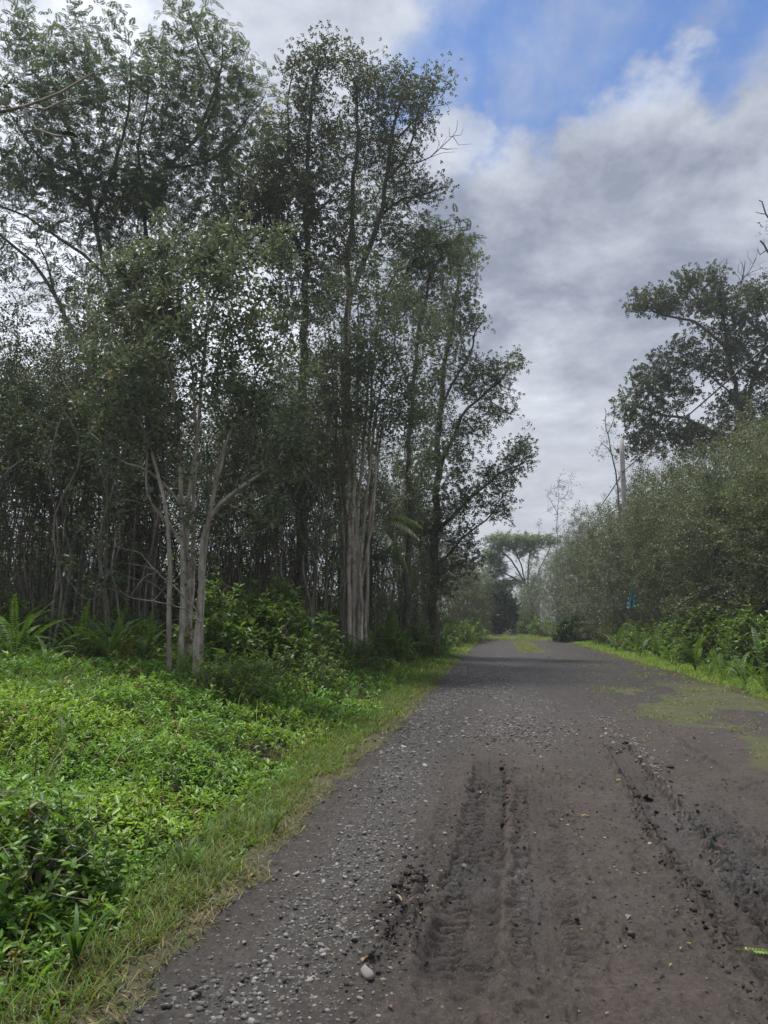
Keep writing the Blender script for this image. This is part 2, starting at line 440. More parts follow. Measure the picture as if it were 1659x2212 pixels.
M_guava = leaf_mat('guava_leaf', .38, .40, .48, (1.0, 1.05, .75))
M_ohia = leaf_mat('ohia_leaf', .36, .38, .6, (1.05, 1.12, .75))
M_feather = leaf_mat('feathery_leaf', .42, .45, .4, (1.05, 1.15, .75))
M_cover = leaf_mat('ground_cover_leaf', .40, .40, .45, (1.2, 1.2, .4))
M_fern = leaf_mat('fern_frond', .40, .45, .35)
M_grass = leaf_mat('grass_blade', .40, .5, .3)
M_palm = leaf_mat('palm_leaf', .3, .4, .4)
M_bark_guava = bark_mat('guava_bark', (.17, .125, .09), (.38, .335, .28), (.54, .50, .44))
M_bark_pale = bark_mat('pale_bark', (.15, .13, .11), (.28, .26, .23), (.42, .40, .36), (6, 6, 6))
M_bark_sap = bark_mat('sapling_bark', (.08, .068, .056), (.20, .175, .148), (.36, .33, .285), (7, 7, 1.5))
M_bark_ohia = bark_mat('ohia_bark', (.05, .043, .037), (.12, .105, .09), (.23, .21, .18), (7, 7, 2.0), bump=.8)
M_bark_feather = bark_mat('grey_green_bark', (.05, .05, .042), (.10, .10, .085), (.16, .16, .14), (6, 6, 3))
def solid(name, col, rough=.6, spec=.3, var=.15, scale=20):
    m, N, L = new_mat(name); out = node(N, L, 'ShaderNodeOutputMaterial')
    tc = node(N, L, 'ShaderNodeTexCoord'); nz = node(N, L, 'ShaderNodeTexNoise', {'Vector': tc.outputs['Object'], 'Scale': scale, 'Detail': 5})
    v = node(N, L, 'ShaderNodeMapRange', {0: nz.outputs[0], 1: .3, 2: .7, 3: 1-var, 4: 1+var})
    c = node(N, L, 'ShaderNodeVectorMath', {0: col, 'Scale': v.outputs[0]}, operation='SCALE')
    pb = node(N, L, 'ShaderNodeBsdfPrincipled', {'Base Color': c.outputs[0], 'Roughness': rough, 'Specular IOR Level': spec})
    L.new(pb.outputs[0], out.inputs[0]); return m
M_cable = solid('cable_black', (.10, .10, .10), .5)
M_metal = solid('bolt_metal', (.2, .2, .2), .4)
M_blossom = solid('red_blossom', (.40, .035, .02), .6, .2)
M_tarp = solid('turquoise_tarp', (.04, .32, .42), .5, .35, .8, 16)

# ------------------------------------------------------------------ ground shape
def xl(y): return -1.55+.10*perlin(np.asarray(y)*.9, 3.3)+.13*perlin(np.asarray(y)*2.7, 8.3)+.07*perlin(np.asarray(y)*8.0, 1.3)
def xr(y): return 5.35+.2*perlin(np.asarray(y)*.35, 7.7)+.10*perlin(np.asarray(y)*2.1, 4.4)
def ground_z(x, y):
    x = np.asarray(x, float); y = np.asarray(y, float)
    d = -1.55-x; e = x-5.35
    z = .58*sstep(.2, 5.0, d)+.25*sstep(4, 14, d)+.25*sstep(0, 2.5, e)+.4*sstep(2, 9, e)
    z = z+(.10*perlin(x*.45, y*.45)+.04*perlin(x*1.3, y*1.3))*np.maximum(sstep(.3, 2, d), sstep(.3, 2, e))
    far = sstep(70, 100, y)
    return z+far*.0
RX0, RX1, RY0, RY1 = -2.5, 6.6, 1.0, 78.0

def soil_mat():
    m, N, L = new_mat('soil'); out = node(N, L, 'ShaderNodeOutputMaterial')
    tc = node(N, L, 'ShaderNodeTexCoord')
    n1 = node(N, L, 'ShaderNodeTexNoise', {'Vector': tc.outputs['Object'], 'Scale': 2.5, 'Detail': 8, 'Roughness': .7})
    n2 = node(N, L, 'ShaderNodeTexNoise', {'Vector': tc.outputs['Object'], 'Scale': 28, 'Detail': 5, 'Roughness': .7})
    c = ramp(N, L, n1.outputs[0], [(.3, (.028, .022, .017)), (.6, (.052, .043, .026)), (.75, (.05, .062, .020))])
    bp = node(N, L, 'ShaderNodeBump', {'Strength': .8, 'Distance': .04, 'Height': n2.outputs[0]})
    pb = node(N, L, 'ShaderNodeBsdfPrincipled', {'Base Color': c, 'Roughness': .95, 'Specular IOR Level': .15, 'Normal': bp.outputs[0]})
    L.new(pb.outputs[0], out.inputs[0]); return m
M_soil = soil_mat()

def sheet(xs, ys, zf):
    X, Y = np.meshgrid(xs, ys); Z = zf(X, Y)
    V = np.stack([X, Y, Z], -1).reshape(-1, 3); nx, ny = len(xs), len(ys)
    i = np.arange(ny-1)[:, None]*nx; j = np.arange(nx-1)[None]
    f = np.stack([i+j, i+j+1, i+nx+j+1, i+nx+j], -1).reshape(-1, 4)
    return V, f
def build_ground():
    xs = np.concatenate([[-1200, -600, -300, -160, -100, -70, -50], np.arange(-40, -12, 2.0), np.arange(-12, -2.5, .4), np.linspace(RX0, RX1, 24), np.arange(7, 14, .5), np.arange(14, 40, 2.), [50, 70, 100, 160, 300, 600, 1200]])
    ys = np.concatenate([[-300, -100, -40, -20, -10, -4], np.arange(-2, 1, .5), np.arange(1, 40, .5), np.arange(40, 80, 1.), np.arange(80, 160, 4.), [180, 220, 300, 500, 900, 1800]])
    def zf(X, Y):
        z = ground_z(X, Y)
        inside = sstep(RX0+.1, RX0+.5, X)*(1-sstep(RX1-.5, RX1-.1, X))*sstep(RY0+.2, RY0+.8, Y)*(1-sstep(RY1-4, RY1-1, Y))
        return z-.22*inside
    b = Buf(); V, f = sheet(xs, ys, zf); b.add(V, f)
    o = b.obj('ground', M_soil, smooth=True); o['kind'] = 'structure'
build_ground()

# the track: ruts, tread prints and clods are real relief
def tx(pts):
    q = np.array([G(u, v)[:2] for u, v in pts]); o = np.argsort(q[:, 1]); return q[o, 1], q[o, 0]
T1 = tx([(1060, 1600), (1052, 1720), (1032, 1850), (1012, 1960), (985, 2070)])
T1b = tx([(1015, 1640), (985, 1720), (955, 1850), (925, 1960)])
T2 = tx([(1150, 1640), (1163, 1760), (1172, 1880), (1180, 1980), (1190, 2085)])
T3 = tx([(1255, 1500), (1310, 1580), (1385, 1690), (1450, 1790), (1545, 1920), (1662, 2060)])
T4 = tx([(1450, 1650), (1500, 1720), (1575, 1820), (1659, 1930)])
def track(T, X, Y, half, y0, y1, fade=.5):
    c = np.interp(Y, T[0], T[1]) ; w = (X-c)/half
    on = sstep(y0, y0+fade, Y)*(1-sstep(y1-fade*3.2, y1, Y))
    return w, on
def road_fields(X, Y):
    z = ground_z(X, Y)*.9
    n1 = fbm(X*.55, Y*.55, 3); n2 = fbm(X*2.6, Y*2.6, 4); n3 = fbm(X*11, Y*11, 3)
    z = z+.035*n1+.016*n2
    near = 1-sstep(9, 16, Y)
    mudx = np.clip(sstep(-1.1, .1, X+.35*n1+.16*n2)*(1-.55*sstep(3.4, 5.0, X))*(1-.62*sstep(8.0, 17, Y+2.2*n1)), 0, 1)   # brown mud
    rutmask = 0*X
    def ruts(T, half, depth, y0, y1, style, ridge=.02, damp=.2):
        nonlocal z, rutmask
        w, on = track(T, X, Y, half, y0, y1); w = w+.16*n2+.10*n1+.10*perlin(X*13, Y*9)
        inn = (1-sstep(.75, 1.08, np.abs(w)))*on
        rid = np.exp(-((np.abs(w)-1.22)/.22)**2)*on
        lump = sstep(-.05, .22, fbm(X*10+3, Y*9, 3))+.35*np.clip(fbm(X*26, Y*22, 2), -.5, 1)
        z -= depth*inn
        z += ridge*rid*(lump*1.1+.25)
        s = Y
        if style == 'knob':
            ph = s/.088+.5*(w > 0)+.7*np.abs(w)+.35*n2
            k = np.tanh(4.0*(np.sin(2*np.pi*ph)+.75*perlin(X*22, Y*15)))*np.clip(.85+1.0*fbm(X*4, Y*3+4, 2), .3, 1.2)
            z += .019*k*inn
            z += .008*n3*inn
        elif style == 'fine':
            sh = sstep(.30, .42, np.abs(w))
            k = np.clip(np.sin(2*np.pi*(s/.060+.3*np.abs(w)))*2.4, -1, 1)
            z += .017*k*inn*sh*np.clip(.75+1.5*n1+n2, .15, 1)
            for wc in (-.32, 0., .32): z -= .014*np.exp(-((w-wc)/.05)**2)*inn*np.clip(.6+1.6*perlin(X*3+wc*9, Y*1.4), 0, 1)
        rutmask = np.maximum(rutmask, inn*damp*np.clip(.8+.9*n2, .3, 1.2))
    ruts(T1, .172, .042, 3.25, 9.4, 'knob', .016, 1.0)
    ruts(T1b, .12, .016, 4.0, 7.6, 'fine', .010, .35)
    ruts(T2, .19, .016, 3.3, 8.6, 'fine', .016, .42)
    ruts(T3, .14, .034, 2.6, 11.0, 'fine', .042, .40)
    ruts(T4, .20, .030, 3.2, 7.4, 'knob', .026, 1.0)
    # churned clods between the ruts and gravel on the left
    cl = np.clip(fbm(X*6.5, Y*6.5, 4)-.18, 0, 1)*mudx*near
    z += .05*cl+.012*mudx*near*np.clip(fbm(X*15, Y*15, 3), -.5, 1)*sstep(-.2, .3, n2)
    heap = np.exp(-(((X+.52)/.16)**2+((Y-4.15)/.55)**2))
    z += .075*heap*np.clip(.5+1.5*fbm(X*9, Y*9, 3), 0, 1.5)
    z += .009*n3*(.4+.6*near)*(1-.4*mudx)+.006*near*perlin(X*28, Y*28)
    pit = np.clip(fbm(X*19, Y*11, 3)-.12, 0, 1)*(.35+.65*mudx)*near*sstep(-.45, .2, perlin(X*1.7, Y*1.2))
    z -= .036*pit
    z += .007*near*mudx*perlin(X*34, Y*26)
    churn = sstep(-.12, .35, perlin(X*1.5+7, Y*1.1+3))*mudx*near
    z += .016*churn*sstep(.06, .16, perlin(X*9, Y*10)+.5*perlin(X*21, Y*24))+.009*churn*sstep(.10, .18, perlin(X*19+5, Y*24))
    cin = (1-mudx)*near; z += .010*cin*sstep(.12, .22, perlin(X*16, Y*16))+.008*cin*np.clip(perlin(X*38, Y*34), 0, 1)
    z += (1-near)*(.012*np.clip(perlin(X*5, Y*2.2), -.6, 1)+.010*sstep(.1, .3, perlin(X*8+2, Y*3.1)))
    # broken mossy crust on the right
    mossn = fbm(X*.8+5, Y*.35+2, 4)
    moss = sstep(1.9, 2.9, X+.5*n1)*sstep(6.0, 7.4, Y+1.2*n1)*(1-sstep(15, 26, Y))
    crust = sstep(2.15, 2.22, X+.22*n1*1.5+.12*n2)*sstep(6.7, 6.85, Y+.7*n1+.25*n2)*(1-sstep(10, 14, Y))
    z += .045*crust
    moss = moss*sstep(-.30, .15, mossn)
    gravel = np.exp(-((X+.95-.25*n1)/.45)**2)*(1-sstep(9, 13, Y))+np.exp(-((X-.15-.03*Y*.0-.5*n1)/.75)**2)*sstep(8, 11, Y)*(1-sstep(24, 40, Y))
    # grass in the track: end strip, centre island, margins
    isl = (1-sstep(.45, .75, np.abs(X-1.65+.25*n2)))*sstep(36, 40, Y+2*n1)*(1-sstep(57, 60, Y))
    strip = sstep(60, 63, Y+2.5*n1)*.8
    lone = 1-sstep(xl(Y)-.02, xl(Y)+.16, X)
    rone = sstep(xr(Y)-.4, xr(Y)+.15, X+.3*n2)
    green = np.clip(np.maximum(np.maximum(isl, strip), np.maximum(lone, rone)), 0, 1)
    wet = np.clip(np.exp(-((X-.12)/.07)**2)*sstep(3.6, 4.4, Y)*(1-sstep(5.2, 6, Y))+np.exp(-((X-1.35)/.30)**2)*sstep(4.4, 5.4, Y)*(1-sstep(6.5, 8, Y))*.9+sstep(.18, .5, n1)*mudx*.55, 0, 1)*(1-cl)
    edge = sstep(RX0, RX0+.4, X)*(1-sstep(RX1-.4, RX1, X))*sstep(RY0, RY0+.6, Y)*(1-sstep(RY1-4, RY1, Y))
    z = z*1.0-.12*(1-edge)
    return z, mudx, moss, gravel, green, wet, rutmask
def road_z(x, y):
    return road_fields(np.atleast_1d(np.asarray(x, float)), np.atleast_1d(np.asarray(y, float)))[0]

def road_mat():
    m, N, L = new_mat('mud_and_cinder'); out = node(N, L, 'ShaderNodeOutputMaterial')
    tc = node(N, L, 'ShaderNodeTexCoord')
    a1 = node(N, L, 'ShaderNodeAttribute', attribute_name='mix_a'); a2 = node(N, L, 'ShaderNodeAttribute', attribute_name='mix_b')
    s1 = node(N, L, 'ShaderNodeSeparateXYZ', {0: a1.outputs['Vector']}); s2 = node(N, L, 'ShaderNodeSeparateXYZ', {0: a2.outputs['Vector']})
    mud, moss, grav = s1.outputs; green, wet, rut = s2.outputs
    def nz(sc, det=6, ro=.65): return node(N, L, 'ShaderNodeTexNoise', {'Vector': tc.outputs['Object'], 'Scale': sc, 'Detail': det, 'Roughness': ro}).outputs[0]
    n_s, n_m, n_f = nz(1.6), nz(9, 9, .72), nz(70, 4)
    def mix(f, a, b):
        x = N.new('ShaderNodeMix'); x.data_type = 'RGBA'; L.new(f, x.inputs[0])
        for i, q in ((6, a), (7, b)):
            if isinstance(q, tuple): x.inputs[i].default_value = (*q, 1)
            else: L.new(q, x.inputs[i])
        return x.outputs[2]
    cinder = ramp(N, L, n_m, [(.30, (.014, .011, .0088)), (.52, (.032, .026, .021)), (.72, (.076, .064, .053))])
    brown = ramp(N, L, n_m, [(.28, (.021, .0150, .0115)), (.50, (.055, .0400, .0315)), (.72, (.104, .079, .065))])
    brown2 = ramp(N, L, n_s, [(.35, (.031, .0222, .0172)), (.65, (.076, .0565, .046))])
    x = node(N, L, 'ShaderNodeMix', {0: .5}, data_type='RGBA'); L.new(brown, x.inputs[6]); L.new(brown2, x.inputs[7]); brown = x.outputs[2]
    def soft(v, amt=.5):
        s = node(N, L, 'ShaderNodeMath', {0: n_m, 1: .5}, operation='SUBTRACT')
        q = node(N, L, 'ShaderNodeMath', {0: s.outputs[0], 1: amt, 2: v}, operation='MULTIPLY_ADD')
        return node(N, L, 'ShaderNodeMapRange', {0: q.outputs[0], 1: .25, 2: .75, 3: 0., 4: 1.}, interpolation_type='SMOOTHSTEP').outputs[0]
    c = mix(soft(mud), cinder, brown)
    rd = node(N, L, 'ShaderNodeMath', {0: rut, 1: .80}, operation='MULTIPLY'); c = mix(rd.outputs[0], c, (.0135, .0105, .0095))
    gm = node(N, L, 'ShaderNodeMath', {0: grav, 1: .35}, operation='MULTIPLY'); c = mix(gm.outputs[0], c, (.085, .080, .077))
    sd_ = node(N, L, 'ShaderNodeMapRange', {0: nz(38, 5, .7), 1: .36, 2: .52, 3: .72, 4: 0.}); c = mix(sd_.outputs[0], c, (.016, .012, .011))
    sp = node(N, L, 'ShaderNodeMapRange', {0: n_f, 1: .58, 2: .68, 3: 0., 4: .62}); c = mix(sp.outputs[0], c, (.13, .12, .115))
    wm = node(N, L, 'ShaderNodeMath', {0: wet, 1: .22}, operation='MULTIPLY'); c = mix(wm.outputs[0], c, (.060, .062, .063))
    ms = soft(moss, .8); mg = ramp(N, L, n_s, [(.3, (.050, .060, .014)), (.7, (.095, .095, .026))]); mm = node(N, L, 'ShaderNodeMath', {0: ms, 1: .78}, operation='MULTIPLY'); c = mix(mm.outputs[0], c, mg)
    gr = soft(green, 1.3); gg = ramp(N, L, n_m, [(.3, (.050, .052, .018)), (.7, (.095, .085, .035))]); g2 = node(N, L, 'ShaderNodeMath', {0: gr, 1: .8}, operation='MULTIPLY'); c = mix(g2.outputs[0], c, gg)
    rgh = node(N, L, 'ShaderNodeMapRange', {0: wet, 1: 0., 2: 1., 3: .60, 4: .40})
    add = node(N, L, 'ShaderNodeMath', {0: n_f, 1: .35, 2: n_m}, operation='MULTIPLY_ADD')
    bp = node(N, L, 'ShaderNodeBump', {'Strength': 1.0, 'Distance': .02, 'Height': add.outputs[0]})
    pb = node(N, L, 'ShaderNodeBsdfPrincipled', {'Base Color': c, 'Roughness': rgh.outputs[0], 'Specular IOR Level': .35, 'Normal': bp.outputs[0]})
    L.new(pb.outputs[0], out.inputs[0]); return m
M_road = road_mat()
def build_road():
    xs = np.concatenate([np.linspace(RX0, -1.75, 10)[:-1], np.linspace(-1.75, 2.35, 375), np.linspace(2.35, RX1, 95)[1:]])
    ys = np.concatenate([np.linspace(RY0, 2.4, 16)[:-1], np.arange(2.4, 8.2, .0122), np.geomspace(8.2, RY1, 225)])
    X, Y = np.meshgrid(xs, ys); z, mud, moss, gr, green, wet, rut = road_fields(X, Y)
    b = Buf(); V, f = sheet(xs, ys, lambda a, c: z); b.add(V, f)
    me = b.mesh('dirt_track', M_road, True)
    for nm, ch in (('mix_a', (mud, moss, gr)), ('mix_b', (green, wet, rut))):
        at = me.attributes.new(nm, 'FLOAT_VECTOR', 'POINT'); at.data.foreach_set('vector', np.stack([c.ravel() for c in ch], 1).astype(np.float32).ravel())
    o = link('dirt_track', me); o['kind'] = 'structure'
    o['label'] = 'dark muddy dirt road with tyre ruts and scattered gravel'
    # beyond the turn: two wheel strips run on between the hedges
    b = Buf()
    for x0 in (-.1, 1.5):
        V, f = sheet(np.linspace(x0-.45, x0+.45, 5), np.geomspace(76, 230, 40), lambda a, c: ground_z(a, c)+.03+.02*perlin(a*3, c)); b.add(V, f)
    me = b.mesh('wheel_path', M_road, True); o = link('wheel_path', me); o['kind'] = 'structure'
build_road()

def surf(x, y):
    x = np.atleast_1d(np.asarray(x, float)); y = np.atleast_1d(np.asarray(y, float))
    g = ground_z(x, y); m = (x > RX0+.35) & (x < RX1-.35) & (y > RY0+.6) & (y < RY1-4)
    if m.any(): g = g.copy(); g[m] = road_z(x[m], y[m])
    return g
def project(p):
    q = (p-np.array([0, 0, EYE])) @ CM
    w = np.maximum(-q[:, 2], .05); return CU+F*q[:, 0]/w, CV-F*q[:, 1]/w, -q[:, 2]
def in_view(p, mu=220, mv=220):
    u, v, w = project(p); return (w > .4) & (u > -mu) & (u < 1659+mu) & (v > -mv) & (v < 2212+mv)

# ------------------------------------------------------------------ stones
def rock_mat():
    m, N, L = new_mat('lava_stone'); out = node(N, L, 'ShaderNodeOutputMaterial')
    tc = node(N, L, 'ShaderNodeTexCoord'); at = node(N, L, 'ShaderNodeVertexColor', layer_name='tint'); oi = node(N, L, 'ShaderNodeObjectInfo')
    n1 = node(N, L, 'ShaderNodeTexNoise', {'Vector': tc.outputs['Object'], 'Scale': 45, 'Detail': 6, 'Roughness': .7})
    v = node(N, L, 'ShaderNodeMapRange', {0: n1.outputs[0], 1: .3, 2: .7, 3: .6, 4: 1.35})
    v2 = node(N, L, 'ShaderNodeMapRange', {0: oi.outputs['Random'], 1: 0., 2: 1., 3: .8, 4: 1.2})
    mm = node(N, L, 'ShaderNodeMath', {0: v.outputs[0], 1: v2.outputs[0]}, operation='MULTIPLY')
    c = node(N, L, 'ShaderNodeVectorMath', {0: at.outputs[0], 'Scale': mm.outputs[0]}, operation='SCALE')
    bp = node(N, L, 'ShaderNodeBump', {'Strength': .6, 'Distance': .004, 'Height': n1.outputs[0]})
    pb = node(N, L, 'ShaderNodeBsdfPrincipled', {'Base Color': c.outputs[0], 'Roughness': .85, 'Specular IOR Level': .25, 'Normal': bp.outputs[0]})
    L.new(pb.outputs[0], out.inputs[0]); return m
M_rock = rock_mat()
_t = (1+5**.5)/2
ICO_V = unit(np.array([(-1, _t, 0), (1, _t, 0), (-1, -_t, 0), (1, -_t, 0), (0, -1, _t), (0, 1, _t), (0, -1, -_t), (0, 1, -_t), (_t, 0, -1), (_t, 0, 1), (-_t, 0, -1), (-_t, 0, 1)], float))
ICO_F = np.array([(0, 11, 5), (0, 5, 1), (0, 1, 7), (0, 7, 10), (0, 10, 11), (1, 5, 9), (5, 11, 4), (11, 10, 2), (10, 7, 6), (7, 1, 8), (3, 9, 4), (3, 4, 2), (3, 2, 6), (3, 6, 8), (3, 8, 9), (4, 9, 5), (2, 4, 11), (6, 2, 10), (8, 6, 7), (9, 8, 1)])
def ico2():
    V = list(ICO_V); cache = {}; F_ = []
    def mid(a, b):
        k = (min(a, b), max(a, b))
        if k not in cache: cache[k] = len(V); V.append(unit((V[a]+V[b])[None])[0])
        return cache[k]
    for a, b, c in ICO_F:
        x, y, z = mid(a, b), mid(b, c), mid(c, a); F_ += [(a, x, z), (b, y, x), (c, z, y), (x, y, z)]
    return np.array(V), np.array(F_)
ICO2 = ico2()
def stone_mesh(name, r, col):
    V, f = ICO2; V = V.copy()
    for _ in range(8):                                          # cut facets
        d = rvec(1, r)[0]; h = r.uniform(.30, .72); k = V@d; V -= np.maximum(k-h, 0)[:, None]*d
    V *= np.exp(r.normal(0, .06, (len(V), 1))); V *= np.array([1, r.uniform(.65, .95), r.uniform(.5, .75)])
    b = Buf(); b.add(V, None, f, col); return b.mesh(name, M_rock)
def build_stones():
    r = np.random.default_rng(3)
    # gravel nobody could count: one joined sheet of small stones
    xs, ys, ss = [], [], []
    def strew(n, pts, spread, s0, s1):
        q = np.array([G(u, v)[:2] for u, v in pts]); t = r.uniform(0, len(q)-1, n); i = np.minimum(t.astype(int), len(q)-2); f = (t-i)[:, None]
        c = q[i]*(1-f)+q[i+1]*f+r.normal(size=(n, 2))*np.array(spread)
        xs.append(c[:, 0]); ys.append(c[:, 1]); ss.append(np.exp(r.uniform(math.log(s0), math.log(s1), n)))
    strew(4160, [(610, 2150), (720, 1950), (810, 1780), (860, 1660), (900, 1560), (960, 1500)], (.22, .35), .005, .017)
    strew(2400, [(860, 1640), (950, 1520), (1050, 1470), (1000, 1440)], (.40, .9), .010, .028)
    strew(1920, [(1060, 1600), (1110, 1560), (1150, 1590), (1110, 1500), (1060, 1450), (1100, 1425)], (.35, .8), .009, .028)
    strew(330, [(1290, 1545), (1340, 1590), (1380, 1630), (1420, 1690)], (.10, .25), .010, .030)
    strew(240, [(500, 2190), (330, 2120), (600, 2180)], (.15, .15), .006, .018)
    strew(900, [(420, 2100), (1500, 2150), (1300, 1800), (1100, 1520), (1250, 1420)], (.9, 1.2), .004, .012)
    strew(5200, [(610, 2150), (720, 1950), (810, 1780), (860, 1660), (960, 1500)], (.28, .45), .003, .008)
    n = 5200; xs.append(r.uniform(-1.4, 4.8, n)); ys.append(np.exp(r.uniform(math.log(9), math.log(48), n))); ss.append(np.exp(r.uniform(math.log(.006), math.log(.022), n)))
    x = np.concatenate(xs); y = np.concatenate(ys); s = np.concatenate(ss)
    k = (x > xl(y)-.05) & (x < 5.3) & (y > 2.4); x, y, s = x[k], y[k], s[k]
    # leave the rut floors bare
    bare = np.zeros(len(x), bool)
    for T, h, a, b_ in ((T1, .2, 3.2, 9.2), (T2, .2, 3.2, 8.6), (T3, .17, 2.6, 10), (T4, .22, 3.2, 7.4)):
        w, on = track(T, x, y, h, a, b_); bare |= (np.abs(w) < 1) & (on > .3)
    x, y, s = x[~bare], y[~bare], s[~bare]
    z = road_z(x, y); n = len(x)
    OCT_V = np.array([(1, 0, 0), (0, 1, 0), (-1, 0, 0), (0, -1, 0), (0, 0, 1), (0, 0, -1)], float); OCT_F = np.array([(0, 1, 4), (1, 2, 4), (2, 3, 4), (3, 0, 4)])
    b = Buf()
    for m, BV, BF in ((s >= .009, ICO_V, ICO_F), (s < .009, OCT_V, OCT_F)):
        k = int(m.sum()); nv = len(BV); sm = s[m]
        rot = r.uniform(0, 2*np.pi, k); B = np.repeat(BV[None], k, 0)*np.exp(r.normal(0, .22, (k, nv, 1)))
        B = B*np.stack([np.ones(k), r.uniform(.6, 1, k), r.uniform(.4, .75, k)], 1)[:, None]*sm[:, None, None]
        cs, sn = np.cos(rot)[:, None], np.sin(rot)[:, None]
        V = np.stack([B[..., 0]*cs-B[..., 1]*sn, B[..., 0]*sn+B[..., 1]*cs, B[..., 2]], -1)+np.stack([x[m], y[m], z[m]+sm*.02], 1)[:, None]
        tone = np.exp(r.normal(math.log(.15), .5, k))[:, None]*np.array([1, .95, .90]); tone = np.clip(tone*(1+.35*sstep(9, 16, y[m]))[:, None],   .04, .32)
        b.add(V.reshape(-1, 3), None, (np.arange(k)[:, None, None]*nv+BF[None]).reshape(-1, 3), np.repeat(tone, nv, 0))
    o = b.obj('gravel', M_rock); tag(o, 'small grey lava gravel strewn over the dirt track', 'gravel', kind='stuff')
    # single stones one can pick out
    metas = [stone_mesh('stone', r, np.array([1, .95, .89])*t) for t in (.22, .17, .26, .18, .10, .30, .07, .20)]
    def put(u, v, w, me, label, group=None):
        g = G(u, v); zz = road_z(g[0], g[1])[0]; g = G(u, v, zz)
        d = g[1]/math.cos(R(10)); s = w*d/F/2
        o = link('stone', me, None, (g[0], g[1], zz+s*.08)); o.scale = (s*1.15, s*1.15, s*1.15); o.rotation_euler = (r.normal(0, .15), r.normal(0, .15), r.uniform(0, 6.28))
        tag(o, label, 'stone', group)
    put(793, 2102, 34, metas[5], 'largest pale angular stone, lying in the mud at the near end of the gravel')
    put(772, 2106, 14, metas[0], 'small rounded stone tucked against the left side of the largest stone')
    put(700, 2056, 26, metas[2], 'pale blocky stone with a flat broken top, second largest on the gravel')
    put(696, 2044, 24, metas[0], 'pale stone lying just behind the blocky stone with the broken top')
    put(670, 2118, 20, metas[5], 'round pale pebble like stone left of the largest stone')
    put(506, 2171, 26, metas[2], 'grey angular stone in a loose pile near the grassy road edge')
    put(494, 2160, 22, metas[1], 'rough grey stone at the back of the pile by the grassy road edge')
    put(488, 2185, 14, metas[5], 'small pale stone at the front of the pile by the grassy road edge')
    put(762, 2030, 20, metas[3], 'long tan stone standing tilted in the mud beside the clods')
    put(807, 2038, 20, metas[6], 'dark wet stone half sunk in mud right of the tilted tan stone')
    put(803, 2056, 18, metas[6], 'dark block of stone just below the half sunk wet stone')
    put(1006, 1952-80, 16, metas[3], 'brown stone with a lit top sitting beside the deep rut')
    put(1356, 2018-36, 20, metas[0], 'lone dark stone with a pale top in the open mud between the tracks')
    put(1362, 2052-34, 18, metas[4], 'lone dark lump of stone in the mud below the pale topped one')
    put(1560, 2085, 16, metas[4], 'small dark stone alone in the mud near the right hand track')
    put(1280, 1880+30, 14, metas[2], 'flat yellowish stone pressed into the middle tread print')
    put(640, 1888, 16, metas[5], 'pale triangular stone on bare cinder between the grass and the gravel band')
    groups = [('pale grey stone in the gravel band left of the ruts', [(700, 2010), (745, 1880), (800, 1790), (850, 1700), (880, 1640)], (60, 60, 55, 45, 30), 120, (7, 15)),
              ('grey stone among the broken gravel where the ruts begin', [(930, 1600), (1010, 1540), (1090, 1570), (1140, 1600)], (40, 35, 35, 25), 70, (6, 10)),
              ('grey stone in the line of gravel beside the right wheel track', [(1300, 1560), (1350, 1605), (1390, 1650)], (18, 20, 20), 34, (7, 14)),
              ('dark stone in the mud beside the left rut', [(850, 1990), (880, 1900), (900, 1800)], (35, 35, 30), 26, (8, 15))]
    for lab, pts, sp, n, (a, c) in groups:
        pts = np.array(pts, float); sp = np.array(sp, float)
        for i in range(n):
            t = r.uniform(0, len(pts)-1.001); j = int(t); f = t-j
            u, v = pts[j]*(1-f)+pts[j+1]*f+r.normal(size=2)*np.array([1, .8])*(sp[j]*.8)
            me = metas[r.choice([0, 1, 2, 3, 5, 7])] if 'dark' not in lab else metas[r.choice([4, 6])]
            lb = lab
            if 'gravel band' in lab: lb = ('pale grey stone at the near end of the gravel band, by the largest stone', 'pale grey stone in the gravel band opposite the churned clods', 'pale grey stone in the gravel band left of the middle of the ruts', 'pale grey stone at the far end of the gravel band')[min(j, 3)]
            if 'ruts begin' in lab: lb = ('grey stone in the broken gravel left of where the deep rut begins', 'grey stone in the broken gravel beyond the head of the deep rut', 'grey stone in the broken gravel beyond the middle tread print')[min(j, 2)]
            put(u, min(v, 2190), r.uniform(a, c)*(.75 if r.uniform() < .5 else 1), me, lb, 'loose stones on the dirt track')
    # crumbs of mud round the ruts, too small to pick out singly
    q = []
    for cx, cy, sx, sy, k in ((-.52, 4.15, .08, .36, 420), (-.40, 5.2, .06, .5, 90), (.13, 6.3, .04, 1.1, 150), (.75, 5.2, .55, 1.3, 700), (1.9, 5.4, .5, 1.2, 420), (.1, 8.2, .8, 1.2, 420)):
        q.append(np.stack([r.normal(cx, sx, k), r.normal(cy, sy, k), np.exp(r.uniform(math.log(.004), math.log(.013), k))], 1))
    yy = r.uniform(3.3, 7.5, 180); q.append(np.stack([np.interp(yy, T3[0], T3[1])-.19+r.normal(0, .025, 180), yy, np.exp(r.uniform(math.log(.005), math.log(.016), 180))], 1))
    q = np.concatenate(q); n = len(q); z = road_z(q[:, 0], q[:, 1]); B = np.repeat(ICO_V[None], n, 0)*np.exp(r.normal(0, .24, (n, 12, 1)))*q[:, 2][:, None, None]*np.array([1, 1, .6])
    V = B+np.stack([q[:, 0], q[:, 1], z-q[:, 2]*.1], 1)[:, None]; b = Buf(); b.add(V.reshape(-1, 3), None, (np.arange(n)[:, None, None]*12+ICO_F[None]).reshape(-1, 3), np.repeat(np.array([.032, .0235, .020])*np.exp(r.normal(0, .3, (n, 1))), 12, 0))
